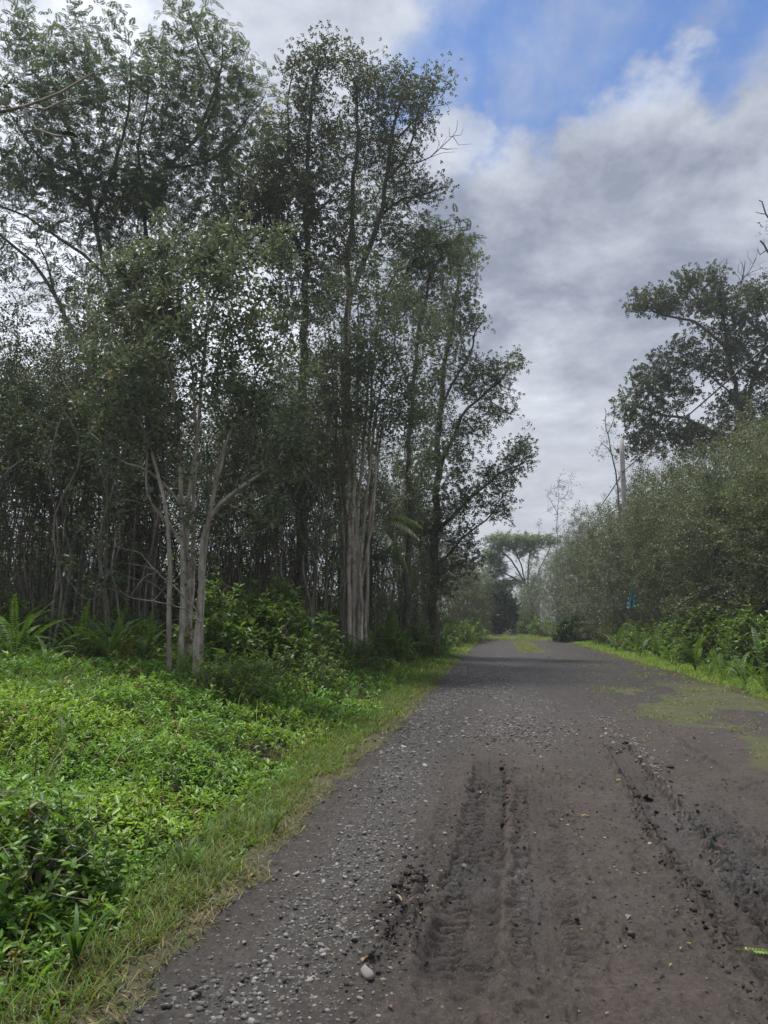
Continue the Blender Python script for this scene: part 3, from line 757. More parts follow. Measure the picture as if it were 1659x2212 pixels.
    o = b.obj('mud_crumbs', M_rock); tag(o, 'small dark crumbs of churned mud beside the ruts', 'mud', kind='stuff')
    # clods of mud thrown up along the wheel tracks
    mud = [stone_mesh('mud_clod', r, np.array([.036, .026, .0225])*t) for t in (1., 1.25, .85)]
    for lab, pts, n, (a, c) in (('dark wet mud clod heaped along the left edge of the right wheel track', [(1375, 1705), (1420, 1790), (1480, 1890), (1540, 1950)], 44, (9, 24)),
                                ('dark crumbly mud clod heaped beside the left rut', [(850, 1985), (880, 1900), (890, 1930), (900, 1850)], 40, (8, 18)),
                                ('dark mud clod on the ridge between the deep rut and the middle tread print', [(1085, 1640), (1095, 1720), (1085, 1790)], 26, (7, 16)), ('dark mud clod in the ridge between the right wheel track and the knobby tread', [(1430, 1660), (1500, 1760), (1570, 1850), (1640, 1950)], 26, (7, 16))):
        pts = np.array(pts, float)
        for i in range(n):
            t = r.uniform(0, len(pts)-1.001); j = int(t); f = t-j
            u, v = pts[j]*(1-f)+pts[j+1]*f+r.normal(size=2)*(8 if 'right' in lab else 11 if 'crumbly' in lab else 5)
            g = G(u, v); zz = road_z(g[0], g[1])[0]; s = r.uniform(a, c)*g[1]/F/2
            o = link('mud_clod', mud[r.integers(3)], None, (g[0], g[1], zz+s*.1)); o.scale = (s, s*r.uniform(.7, 1.3), s); o.rotation_euler = (r.normal(0, .4), r.normal(0, .4), r.uniform(0, 6.28))
            tag(o, lab, 'mud clod', 'mud clods along the wheel tracks')
build_stones()

# ------------------------------------------------------------------ low growth on the verges
def shoots(buf, p, h, size, r, col, nl=(5, 8), lower=True, shape='oval', wid=.42):
    """upright leafy shoots: a rosette of leaves at each tip p and a few older leaves below it"""
    n = len(p)
    for k in range(nl[1]):
        m = r.uniform(size=n) < (1 if k < nl[0] else .5)
        th = k*2.4+r.uniform(0, 6.28, n)*.25+np.arange(n)*1.7
        el = r.uniform(.15, 1.1, n) if k < nl[0]-1 else r.uniform(-.25, .4, n)
        a = np.stack([np.cos(th)*np.cos(el), np.sin(th)*np.cos(el), np.sin(el)], 1)+r.normal(0, .1, (n, 3))
        nr = np.array([0, 0, 1.])-a*.3+r.normal(0, .2, (n, 3))
        L_ = size*r.uniform(.6, 1.15, n)
        base = p-np.array([0, 0, 1.])*(np.full(n, .012)*k*size/.05)[:, None]
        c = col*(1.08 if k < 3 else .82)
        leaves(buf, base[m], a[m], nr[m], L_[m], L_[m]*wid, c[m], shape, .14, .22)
    if lower:
        for k in range(5):
            d = r.uniform(.05, .9, n)*h; th = r.uniform(0, 6.28, n); el = r.uniform(-.5, .45, n)
            a = np.stack([np.cos(th)*np.cos(el), np.sin(th)*np.cos(el), np.sin(el)], 1)
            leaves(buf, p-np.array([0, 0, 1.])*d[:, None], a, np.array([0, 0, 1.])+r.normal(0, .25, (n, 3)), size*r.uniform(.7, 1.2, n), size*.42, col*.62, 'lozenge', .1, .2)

def mound(x, y):
    d = -1.62-x
    return (.03+.27*sstep(.1, 1.8, d+.25*perlin(x*1.1, y*.9)))*np.clip(.75+.9*fbm(x*.75+4, y*.75, 3), .25, 1.45)

def build_verges():
    r = np.random.default_rng(21)
    # leafy cover on the left verge
    b = Buf(); P_ = []
    def scatter(n, y0, y1, x0, x1, pw=1.0):
        y = y0+(y1-y0)*r.uniform(0, 1, n)**pw; x = r.uniform(x0, x1, n); return x, y
    xs, ys = [], []
    for n, y0, y1, x0, x1 in ((8200, 2.6, 8, -6.0, -1.66), (4600, 8, 14, -10.5, -1.75), (3400, 14, 24, -12, -1.8), (2400, 24, 42, -9, -1.9)):
        x, y = scatter(n, y0, y1, x0, x1); xs.append(x); ys.append(y)
    x = np.concatenate(xs); y = np.concatenate(ys)
    dens = sstep(-.15, .40, -1.75-x+.35*perlin(x*1.5, y*1.2))
    k = (r.uniform(size=len(x)) < dens*np.where(perlin(x*.6, y*.6) > -.42, 1, .35)); x, y = x[k], y[k]
    h = mound(x, y)*r.uniform(.75, 1.15, len(x))
    p = np.stack([x, y, ground_z(x, y)+h], 1); k = in_view(p); p, h = p[k], h[k]
    n = len(p); size = .050*np.exp(r.normal(0, .22, n))*(1+.55*sstep(6.5, 11, p[:, 1])+.25*sstep(22, 28, p[:, 1]))
    pale = sstep(-.15, .3, fbm(p[:, 0]*.5, p[:, 1]*.35+9, 3))[:, None]
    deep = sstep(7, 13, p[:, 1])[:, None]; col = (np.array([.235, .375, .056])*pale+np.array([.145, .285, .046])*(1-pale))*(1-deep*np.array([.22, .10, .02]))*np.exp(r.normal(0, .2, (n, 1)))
    dead = r.uniform(size=n) < .025; col[dead] = np.array([.24, .17, .07])*np.exp(r.normal(0, .25, (dead.sum(), 1)))
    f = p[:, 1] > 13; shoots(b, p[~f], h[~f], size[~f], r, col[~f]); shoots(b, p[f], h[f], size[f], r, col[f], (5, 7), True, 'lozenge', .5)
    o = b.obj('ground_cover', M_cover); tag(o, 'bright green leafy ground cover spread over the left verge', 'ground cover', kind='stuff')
    # grass: green verge edge, tan dried fringe, lawn strip on the right, tufts in the track
    b = Buf(); dry = Buf()
    def grass(buf, x, y, L0, L1, w, col, lean=.7, bend=.8, zadd=0):
        n = len(x)
        th = r.uniform(0, 6.28, n); a = np.stack([np.cos(th)*lean, np.sin(th)*lean, np.ones(n)], 1)+r.normal(0, .2, (n, 3))
        p = np.stack([x, y, surf(x, y)+zadd], 1); k = in_view(p)
        L_ = r.uniform(L0, L1, n)
        blades(buf, p[k], a[k], L_[k], np.broadcast_to(w, (n,))[k], r.uniform(.2, bend, n)[k], np.broadcast_to(col, (n, 3))[k], r)
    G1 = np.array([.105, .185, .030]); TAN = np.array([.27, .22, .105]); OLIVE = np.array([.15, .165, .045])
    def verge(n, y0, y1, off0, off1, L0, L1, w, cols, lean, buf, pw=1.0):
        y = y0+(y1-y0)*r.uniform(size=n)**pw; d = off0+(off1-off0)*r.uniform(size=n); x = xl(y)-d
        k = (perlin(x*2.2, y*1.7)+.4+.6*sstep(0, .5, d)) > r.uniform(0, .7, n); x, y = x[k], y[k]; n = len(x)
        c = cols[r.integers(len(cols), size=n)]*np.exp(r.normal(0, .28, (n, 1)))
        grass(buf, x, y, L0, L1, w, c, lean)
    verge(6500, 2.7, 8, -.12, .34, .035, .10, .0055, np.array([TAN, TAN, OLIVE, G1]), 1.6, dry)
    verge(7000, 2.7, 9, .06, .55, .06, .17, .006, np.array([G1, OLIVE, G1]), .9, b)
    verge(5000, 8, 20, -.12, .28, .05, .12, .009, np.array([TAN, OLIVE, OLIVE, G1]), 1.3, dry)
    verge(7000, 8, 22, .06, .75, .07, .2, .010, np.array([G1, OLIVE, G1]), .8, b)
    verge(9000, 20, 68, -.1, 1.9, .10, .24, .022, np.array([G1*1.6, OLIVE*1.3, G1*1.4]), .8, b)  # far blades coloured lighter to make up for the tree shade there
    verge(2200, 3, 24, .5, 6.0, .40, .75, .008, np.array([G1*1.1, G1, OLIVE]), .5, b)
    n = 3800; y = r.uniform(8, 15, n); x = r.uniform(-9.5, -4.2, n); grass(b, x, y, .25, .55, .009, np.array([.10, .17, .03])*np.exp(r.normal(0, .25, (n, 1))), .6)
    # right lawn strip
    n = 28000; y = np.exp(r.uniform(math.log(13), math.log(72), n)); x = xr(y)-.3+r.uniform(0, 1, n)**.9*2.3
    k = (perlin(x*1.1, y*.8)+.55+sstep(.1, .8, x-xr(y))) > r.uniform(0, .8, n); x, y = x[k], y[k]; n = len(x)
    grass(b, x, y, .07, .2, .010+.0004*y, np.array([.17, .285, .040])*np.exp(r.normal(0, .22, (n, 1))), .8)
    n = 4200; y = np.exp(r.uniform(math.log(13), math.log(60), n)); x = xr(y)-.7+r.uniform(0, 1, n)*1.0
    k = perlin(x*1.6, y*1.1) > -.05; x, y = x[k], y[k]; n = len(x)
    grass(dry, x, y, .05, .12, .010+.0003*y, np.array([TAN, OLIVE, OLIVE])[r.integers(3, size=n)]*np.exp(r.normal(0, .25, (n, 1))), 1.1)
    # tufts breaking through the track on the right, the island and the far strip
    n = 13000; x = r.uniform(1.8, 5.2, n); y = np.exp(r.uniform(math.log(7.5), math.log(34), n))
    m = fbm(x*1.1+5, y*.75+2, 3); k = m+.14*sstep(2.6, 5, x) > .20; x, y = x[k], y[k]; n = len(x)
    grass(b, x, y, .025, .085, .008+.0004*y, np.array([G1, OLIVE, OLIVE*1.1])[r.integers(3, size=n)]*np.exp(r.normal(0, .25, (n, 1))), 1.1)
    n = 3000; y = r.uniform(38, 58, n); x = 1.65+r.normal(0, .36, n); grass(b, x, y, .06, .15, .02, OLIVE*1.05*np.exp(r.normal(0, .25, (n, 1))), 1)
    n = 7000; y = r.uniform(61, 76, n); x = r.uniform(-1.6, 5.4, n); k = perlin(x*.8, y*.5) > -.2; x, y = x[k], y[k]; grass(b, x, y, .06, .2, .03, np.array([.14, .19, .04])*np.exp(r.normal(0, .25, (len(x), 1))), 1)
    n = 6000; y = np.exp(r.uniform(math.log(74), math.log(190), n)); x = r.uniform(-2.2, 4.0, n); k = (np.abs(x+.1) > .45) & (np.abs(x-1.5) > .45); x, y = x[k], y[k]
    grass(b, x, y, .12, .35, .06, np.array([.12, .19, .035])*np.exp(r.normal(0, .25, (len(x), 1))), .8)
    o = b.obj('grass', M_grass); tag(o, 'green grass along both edges of the dirt track', 'grass', kind='stuff')
    o = dry.obj('dry_grass', M_grass); tag(o, 'dry tan grass fringe between track and verge', 'dry grass', kind='stuff')
build_verges()

# ------------------------------------------------------------------ ferns, shrubs and weeds
def frond_mesh(r, length, pairs=24, wide=.075, col=(.085, .17, .028), arch=.9):
    b = Buf(); t = np.linspace(0, 1, pairs+6); ang = 1.25-arch*t**1.3
    d = np.stack([np.cos(ang), .12*np.sin(t*3+r.uniform(0, 6)), np.sin(ang)], 1); pts = np.concatenate([[[0, 0, 0]], np.cumsum(d[:-1]*length/len(t), 0)])
    tube(b, pts, np.linspace(.0035, .0012, len(pts)), 3, np.array([.10, .09, .03]))
    q = pts[5:]; tg = unit(np.gradient(pts, axis=0))[5:]; n = len(q); up = unit(np.cross(np.cross(tg, [0, 0, 1.]), tg))
    s = unit(np.cross(tg, up)); tt = np.linspace(0, 1, n); L_ = wide*np.clip(np.sin(np.pi*(tt*.86+.12))**.55, .15, 1)
    c0 = np.array(col)
    for sg in (-1, 1):
        leaves(b, q, s*sg+tg*.25+r.normal(0, .05, (n, 3)), up+r.normal(0, .06, (n, 3)), L_, length/n*.62, c0*np.exp(r.normal(0, .12, (n, 1))), 'strip', 0, .15)
    return b.mesh('frond', M_fern)
rf = np.random.default_rng(8)
FROND = [frond_mesh(rf, 1.0, 26, .065, (.10, .20, .038), 1.35), frond_mesh(rf, .9, 24, .06, (.12, .225, .038), 1.75), frond_mesh(rf, 1.1, 28, .07, (.09, .185, .036), 1.0), frond_mesh(rf, .8, 22, .055, (.18, .23, .05), 2.0)]
def fern(loc, size, n, label, seed, group='sword ferns on the verges', spread=(.1, .9)):
    r = np.random.default_rng(seed); t = thing('fern', label, 'fern', loc, group)
    for i in range(n):
        o = link('frond', FROND[r.choice(4, p=[.34, .3, .3, .06])], t); s = size*r.uniform(.7, 1.15)
        o.scale = (s, s, s); o.rotation_euler = (r.normal(0, .12), -r.uniform(*spread)+.45, i*6.283/n+r.uniform(-.3, .3))
    return t
def at(u, v, y, dz=0.0):
    q = P(u, v, y); return (q[0], q[1], float(ground_z(q[0], q[1]))+dz)
def build_ferns():
    L_ = [(235, 1440, 12.5, 1.0, 12, 'big upright sword fern in the shade left of the multi stemmed guava'), (185, 1440, 13, .85, 9, 'sword fern leaning left at the foot of the thin pole stand'),
          (320, 1430, 13.2, .9, 10, 'sword fern just left of the multi stemmed guava trunks'), (395, 1480, 11.2, .62, 7, 'pale sword fern with one tall ladder frond before the guava trunks'),
          (30, 1470, 12, 1.05, 11, 'tall dark sword fern at the far left edge of the thicket'), (95, 1500, 10.5, .6, 6, 'low sword fern at the left edge by the pale flower'),
          (715, 1400, 20, 1.25, 10, 'tall sword fern left of the bundled guava trunks'), (690, 1420, 19, 1.0, 8, 'lower sword fern half hidden in the leaves before the bundled trunks'),
          (795, 1395, 21, 1.0, 9, 'sword fern right of the foot of the bundled trunks'), (760, 1410, 20.4, .7, 7, 'small bright sword fern at the foot of the bundled trunks'),
          (840, 1370, 25, 1.3, 10, 'yellowish sword fern in the bank past the bundled trunks'), (905, 1365, 30, 1.2, 10, 'pale green fern further along the left bank'),
          (870, 1385, 26, 1.0, 8, 'feathery fern low on the left bank beside the grass'), (960, 1360, 38, 1.3, 9, 'arching fern where the left bank nears the dark tree'), (1020, 1358, 52, 1.6, 9, 'yellow green fern tuft at the far end of the left bank'),
          (470, 1400, 14.5, .9, 9, 'sword fern behind the right of the guava trunks'), (610, 1420, 16.5, .8, 8, 'sword fern in the shrubs between the two guava clumps'),
          (130, 1640, 6.6, .42, 5, 'small upright ladder fern rising from the near ground cover'), (20, 1680, 4.9, .36, 4, 'yellowing fern frond at the left picture edge'), (880, 1460-10, 24, .8, 7, 'low fern at the edge of the ground cover'),
          (415, 1440, 12.6, .7, 6, 'thin fern right beside the guava trunk bases')]
    for i, (u, v, y, s, n, lab) in enumerate(L_): fern(at(u, v, y, .22 if y > 9 else .1), s*(1.18 if y > 9 else 1), n+3, lab, 100+i)
    for k, (x, y, s) in enumerate([(-8.6, 12.6, 1.0), (-7.6, 13.1, 1.1), (-6.6, 12.9, .95), (-4.4, 15.5, .9), (-4.6, 18.0, 1.0), (-9.4, 14.2, 1.2), (-3.9, 19.5, .8), (-4.2, 23.5, 1.1), (-3.6, 28.0, 1.2)]):
        fern((x, y, float(ground_z(x, y))+.2), s, 12, 'sword fern in the row along the foot of the left thicket' if y < 15 else 'sword fern on the left bank between the guavas and the road', 300+k)
    R_ = [(1500, 1395, 24, 1.5, 12, 'large arching fern in the middle of the right bank'), (1450, 1400, 27.5, 1.4, 10, 'broad fern spreading low over the right grass strip'), (1560, 1400, 21, 1.2, 9, 'upright fern beside the large arching fern'),
          (1545, 1330, 29, 1.3, 6, 'tall fern fronds standing against the dark stems of the right thicket'), (1640, 1300, 24, 1.7, 7, 'tall upright fern at the right picture edge'), (1650, 1400, 17.6, 1.5, 11, 'big dark fern low at the right picture edge'),
          (1610, 1440, 19, 1.1, 9, 'pale arching fern reaching over the grass at the right edge'), (1380, 1370, 33.5, 1.5, 10, 'fern by the leaning shrubs right of the round dark bush'), (1330, 1375, 40, 1.5, 10, 'light green fern just right of the round dark bush'),
          (1420, 1345, 30, 1.4, 9, 'fern high on the right bank below the turquoise tarp'), (1180, 1345, 80, 2.0, 9, 'far pale fern left of the round dark bush'), (1140, 1350, 88, 2.2, 9, 'far fern at the mouth of the narrow track'), (1530, 1425, 22.5, .9, 8, 'small bright fern at the front of the right bank')]
    for i, (u, v, y, s, n, lab) in enumerate(R_): fern(at(u, v, y), s, n, lab, 200+i)
build_ferns()

def shrub_proto(seed, rad, hgt, n, leaf, col, shape='oval', stems=7, wid=.5, mat=None, name='shrub'):
    r = np.random.default_rng(seed); t = Tree(seed, .22)
    for i in range(stems):
        th = i*6.283/stems+r.uniform(-.3, .3); e = np.array([math.cos(th)*rad*.55, math.sin(th)*rad*.55, hgt*r.uniform(.55, .9)])
        t.limb([np.array([math.cos(th), math.sin(th), 0])*.05, e*np.array([.4, .4, .5]), e], .012, .006, .02, join=False)
    q = rvec(n, r)*(r.uniform(.25, 1, n)**.5)[:, None]; q[:, 2] = np.abs(q[:, 2])
    q *= 1+.35*perlin(q[:, 0]*2.5+seed, q[:, 1]*2.5)[:, None]
    T = q*np.array([rad, rad, hgt])+np.array([0, 0, .08]); t.reach(T, .2, .3, .4); t.finish(.003)
    root = thing(name, None, None)
    b = Buf(); t.wood(b, sides=5); b.obj('stems', M_bark_sap, root)
    b = Buf(); p = np.array([t.p[i] for i in t.tips]); c = leaf_tint(len(p), col, .22, .02, r)
    shoots(b, p, np.full(len(p), .18), leaf*np.exp(r.normal(0, .2, len(p))), r, c, (5, 7), True, shape, wid)
    b.obj('foliage', mat or M_cover, root)
    return root
def move(o, loc, rz=0, sc=1.0):
    o.location = tuple(loc); o.rotation_euler = (0, 0, rz); o.scale = (sc,)*3 if np.isscalar(sc) else sc
SHR = [shrub_proto(31, .55, .9, 95, .085, (.12, .21, .045)), shrub_proto(32, .65, .75, 110, .075, (.15, .25, .05)), shrub_proto(33, .5, 1.15, 95, .095, (.11, .19, .045), wid=.45)]
_used = set()
def shrub(k, u, v, y, sc, label, group, seed, dz=0.0):
    r = np.random.default_rng(seed); loc = at(u, v, y, dz); rz = r.uniform(0, 6.28); s = (sc*r.uniform(.85, 1.15), sc*r.uniform(.85, 1.15), sc*r.uniform(.85, 1.2))
    if k in _used: return copy_tree(SHR[k], loc, rz, s, label, group)
    _used.add(k); o = SHR[k]; move(o, loc, rz, s); tag(o, label, 'shrub', group)
    return o
def build_shrubs():
    r = np.random.default_rng(41)
    for k in range(3): SHR[k]['category'] = 'shrub'
    def row(n, us, ys, sc, lab, jit=(0, 0)):
        for i in range(n):
            f = (i+.5)/n; u = np.interp(f, np.linspace(0, 1, len(us)), us)+r.normal(0, jit[0]); y = np.interp(f, np.linspace(0, 1, len(ys)), ys)+r.normal(0, jit[1])
            shrub(int(r.integers(3)), u, 1380, max(y, 8), r.uniform(*sc), lab if isinstance(lab, str) else lab[min(int(f*len(lab)), len(lab)-1)], 'understory shrubs', int(r.integers(1e6)))
    row(14, [-20, 330], [15, 16], (.8, 1.3), ['dark leafy shrub in the shade at the left picture edge', 'dark leafy shrub in the shade behind the sword ferns'], (18, .8))
    row(12, [-40, 340], [22, 24], (1.6, 2.3), 'tall dark shrub deep behind the left pole thicket', (14, 1.2))
    row(14, [-60, 480], [27, 29], (2.6, 3.6), 'tall leafy shrub closing the back of the left stand', (12, 1.5))
    row(10, [480, 820], [30, 34], (2.6, 3.4), 'tall leafy shrub far back between the trunks', (12, 1.5))
    row(8, [-10, 300], [12.6, 13.6], (.55, .9), 'low leafy shrub among the sword ferns at left', (18, .4))
    row(16, [430, 700], [13.8, 18], (1.2, 1.75), ['green broad leaved shrub right behind the multi stemmed guava', 'green broad leaved shrub midway between the guava clumps', 'green broad leaved shrub just left of the bundled trunks'], (14, .8))
    row(10, [450, 740], [22, 26], (1.6, 2.4), 'tall dark shrub behind the gap between the guava clumps', (14, 1))
    row(14, [800, 1030], [24, 55], (1.0, 1.7), 'leafy shrub on the left bank beyond the bundled trunks', (8, 1))
    def bank(n, x0, x1, y0, y1, sc, lab):
        for i in range(n):
            f = (i+.5)/n; yy = y0*(y1/y0)**f+r.normal(0, .5); xx = r.uniform(x0, x1); k = int(r.integers(3)); s = r.uniform(*sc)*r.uniform(.9, 1.1); g = (xx, yy, float(ground_z(xx, yy)))
            lb = lab if isinstance(lab, str) else lab[min(int(f*len(lab)), len(lab)-1)]
            if k in _used: copy_tree(SHR[k], g, r.uniform(0, 6.28), (s*1.1, s*1.1, s), lb, 'understory shrubs')
            else: _used.add(k); move(SHR[k], g, 0, s); tag(SHR[k], lb, 'shrub', 'understory shrubs')
    bank(26, 6.5, 7.3, 19.5, 54, (1.0, 1.6), ['low green shrub among the ferns at the right picture edge', 'low green shrub beside the large arching fern', 'low green shrub above the grass strip below the tarp', 'low green shrub right of the round dark bush'])
    bank(24, 7.2, 8.3, 20, 50, (1.4, 2.1), ['tangled taller shrub behind the ferns at the right edge', 'tangled taller shrub behind the large arching fern', 'tangled taller shrub under the front guavas by the pole'])
    bank(16, -4.9, -3.0, 13.5, 30, (.65, 1.05), ['bright leafy shrub in the cover between the guava clumps and the road', 'bright leafy shrub on the left bank beside the bundled trunks'])
    bank(10, -3.6, -2.5, 26, 62, (.8, 1.2), 'leafy shrub right behind the far left grass edge')
    bank(7, 2.7, 4.2, 78, 128, (2.0, 3.0), 'far green bush closing in right of the narrow track')
    bank(7, -3.0, -1.3, 78, 128, (2.0, 3.0), 'far green bush closing in left of the narrow track')
    bank(16, -5.6, -3.2, 24, 60, (.8, 1.3), ['leafy low shrub on the left bank past the bundled trunks', 'leafy low shrub far along the left bank'])
    row(10, [1300, 1120], [58, 100], (1.6, 2.4), 'pale roadside shrub beyond the round dark bush', (6, 3))
    for uu, yy, ss, lb in ((470, 11.0, 1.0, 'bright shrub with whorled leaves mounding over the cover before the guava'), (530, 11.4, 1.05, 'bright shrub with whorled leaves at the top of the cover mound'), (590, 13.0, .95, 'bright leafy shrub trailing down the right of the mound'), (640, 14.5, .9, 'small bright shrub by the mossy stems between the clumps')): shrub(1, uu, 1450, yy, ss, lb, None, int(uu))
    o = shrub(1, 500, 1450, 11.6, .95, 'bushy bright green shrub right of the multi stemmed guava', None, 5); shrub(1, 455, 1450, 11.9, .8, 'bright green leafy shrub against the foot of the guava trunks', None, 6)
    shrub(0, 545, 1455, 12.4, .7, 'smaller bright shrub trailing right from the guava foot', None, 7)
    # yellow leaved sapling, weed
    s = shrub_proto(36, .22, .6, 22, .07, (.22, .23, .03), stems=2, wid=.55, name='yellow_sapling'); move(s, at(265, 1450, 11.6, .15)); tag(s, 'little yellow leaved sapling among the sword ferns', 'sapling')
    # dark round bush at the end of the lawn strip
    s = shrub_proto(37, 1.5, 2.1, 520, .16, (.040, .085, .020), stems=9, wid=.6, name='round_bush'); move(s, at(1238, 1370, 58)); tag(s, 'round glossy dark green bush where the right grass strip ends', 'bush')
    s2 = copy_tree(s, at(1290, 1370, 60), 2.0, (1.05, 1., 1.2), 'dark bush standing just right of the round glossy bush'); s2['category'] = 'bush'
    # overhanging bush close to the camera on the left
    s = shrub_proto(38, .55, .46, 330, .060, (.17, .32, .05), stems=9, name='verge_bush'); move(s, at(40, 1900, 3.95)); tag(s, 'nearest leafy bush overhanging dark shade at the left edge of the verge', 'bush')
    s2 = copy_tree(s, at(-130, 1900, 4.3), 1.3, (1.1, 1.1, 1.0), 'leafy bush behind the nearest one, cut by the left picture edge'); s2['category'] = 'bush'
    # broad bladed weed at the verge
    for (u, v, sc, lab) in ((163, 2085, 1.0, 'tall broad bladed grass weed at the bare muddy verge'), (590, 1800, .8, 'dark green grass clump at the track edge below the ground cover'), (395, 1890, .9, 'bright grass clump beside the dry fringe near the nearest bush')):
        g = G(u, v); t = thing('grass_weed', lab, 'weed', (g[0], g[1], float(surf(g[0], g[1])[0])))
        for i in range(9):
            b = Buf(); th = r.uniform(0, 6.28); a = np.array([[math.cos(th)*.55, math.sin(th)*.55, 1.]])
            pts = [np.zeros(3)]; d = unit(a)[0]
            for k in range(6):
                pts.append(pts[-1]+d*.05*sc*r.uniform(.8, 1.2)); d = unit((d+np.array([math.cos(th), math.sin(th), -.9])*.16*(k*.5))[None])[0]
            pts = np.array(pts); w = np.array([.3, .8, 1, 1, .85, .5, .03])*.011*sc; s = np.array([-math.sin(th), math.cos(th), 0])
            V = np.concatenate([pts-s*w[:, None], pts+s*w[:, None]]); f = [(k, k+7, k+8, k+1) for k in range(6)]
            b.add(V, f, None, np.array([.07, .14, .03])*r.uniform(.8, 1.3)); b.obj('blade', M_grass, t)
    # one thin leaf stalk standing out of the cover
    g = at(70, 1690, 5.6); t = thing('tall_weed', 'thin dark stemmed weed standing above the ground cover at left', 'weed', g)
    b = Buf(); st = smooth_line([(0, 0, 0), (.02, 0, .3), (.0, .02, .62)], .06); tube(b, st, np.linspace(.006, .002, len(st)), 5, np.array([.35, .25, .2])); b.obj('stem', M_bark_sap, t)
    for i in range(9):
        b = Buf(); th = i*2.4; a = np.array([[math.cos(th), math.sin(th), .1]]); leaves(b, np.array([[0, 0, .15+.05*i]]), a, np.array([[0, 0, 1.]]), .06, .022, np.array([.09, .15, .05])); b.obj('leaf', M_cover, t)
build_shrubs()

# ------------------------------------------------------------------ guava saplings: the thickets
def sapling_proto(seed, H, crown0, rad, n, leaf, col, stems=2, lean=.25, per=9, low=0):
    r = np.random.default_rng(seed); t = Tree(seed, .35)
    for i in range(stems):
        th = r.uniform(0, 6.28); q = [np.array([math.cos(th), math.sin(th), 0])*.15*(i > 0)]
        for k in range(1, 6): q.append(q[0]+np.array([r.normal(0, lean), r.normal(0, lean), 0])*(k/5)*1.2+np.array([0, 0, H*(.94-.1*i)*k/5]))
        t.limb(q, .029-.003*i, .009, .02, join=False)
    m = n//5; c = r.uniform(0, 1, m); zc = H*(crown0+(1.02-crown0)*c**.8); rr = rad*np.sin(np.pi*np.clip(.18+.8*c, 0, 1))**.6*np.sqrt(r.uniform(.05, 1, m)); th = r.uniform(0, 6.28, m)
    ctr = np.stack([rr*np.cos(th), rr*np.sin(th), zc], 1)
    T = (ctr[:, None]+r.normal(0, .22, (m, 5, 3))).reshape(-1, 3)
    if low:
        T = np.concatenate([T, np.stack([r.normal(0, rad*.45, low), r.normal(0, rad*.45, low), r.uniform(.04, .45, low)*H], 1)])
    t.reach(T, .22, .9, .45, .05, 0.1*H if low else crown0*H*.6); t.finish(.0035)
    return tree_parts('guava_sapling', t, M_bark_sap, M_guava, lambda b: guava_leaves(b, t, r, per, leaf, col))
def guava_leaves(b, t, r, per, leaf, col, spread=.20, shape='oval', wid=.52, yellow=.02):
    idx = np.repeat(np.array(t.tips), per); par = t.parr[idx]; f = r.uniform(-.35, 1.0, len(idx))[:, None]
    base = t.p[par]*(1-f)+t.p[idx]*f; d = unit(t.p[idx]-t.p[par])
    o = rvec(len(idx), r); a = unit(o+d*.5+np.array([0, 0, .10])); base = base+o*(spread*r.uniform(0, 1, len(idx))**1.3)[:, None]
    nr = unit(rvec(len(idx), r)*.75+np.array([0, 0, 1.]))
    L_ = leaf*np.exp(r.normal(0, .2, len(idx)))
    leaves(b, base, a, nr, L_, L_*wid, leaf_tint(len(idx), col, .22, yellow, r), shape, .12, .15)
def tree_parts(name, t, mbark, mleaf, fill, thin=0.0, loc=(0, 0, 0), col=.5):
    root = thing(name, None, None, loc)
    n = len(set(t.root))
    b = Buf()
    for k in range(n):
        b = Buf(); t.wood(b, k, thin, col=col)
        if b.n: b.obj('trunk', mbark, root, True)
    b = Buf(); fill(b); b.obj('crown', mleaf, root)
    return root
GC = (.118, .158, .080); GC2 = (.132, .160, .086); GC3 = (.122, .152, .072)
SAP = [sapling_proto(51, 7.5, .45, .95, 170, .062, GC, 2, .3, 11, 26), sapling_proto(52, 8.5, .5, .9, 170, .060, GC2, 2, .22, 11, 20), sapling_proto(53, 6.5, .38, .9, 160, .064, GC, 3, .3, 11, 26),
       sapling_proto(54, 7.0, .12, 1.25, 300, .070, GC3, 4, .35, 11, 40), sapling_proto(55, 8.0, .15, 1.3, 320, .070, GC2, 4, .3, 11, 40), sapling_proto(56, 6.0, .10, 1.2, 280, .072, GC3, 4, .35, 11, 40)]
SAPH = [7.5, 8.5, 6.5, 7.0, 8.0, 6.0]
for o in SAP: o['category'] = 'tree'
_sap = set()
def sapling(k, u, y, H, label, group, r, wide=1.0):
    loc = at(u, 1380, y); s = H; sc = (wide*r.uniform(.85, 1.2), wide*r.uniform(.85, 1.2), s*r.uniform(.92, 1.08)); rz = r.uniform(0, 6.28); rx, ry = r.normal(0, .03, 2)
    if k in _sap: o = copy_tree(SAP[k], loc, rz, sc, label, group, rx, ry)
    else:
        _sap.add(k); o = SAP[k]; o.location = loc; o.rotation_euler = (rx, ry, rz); o.scale = sc; tag(o, label, 'tree', group)
    return o
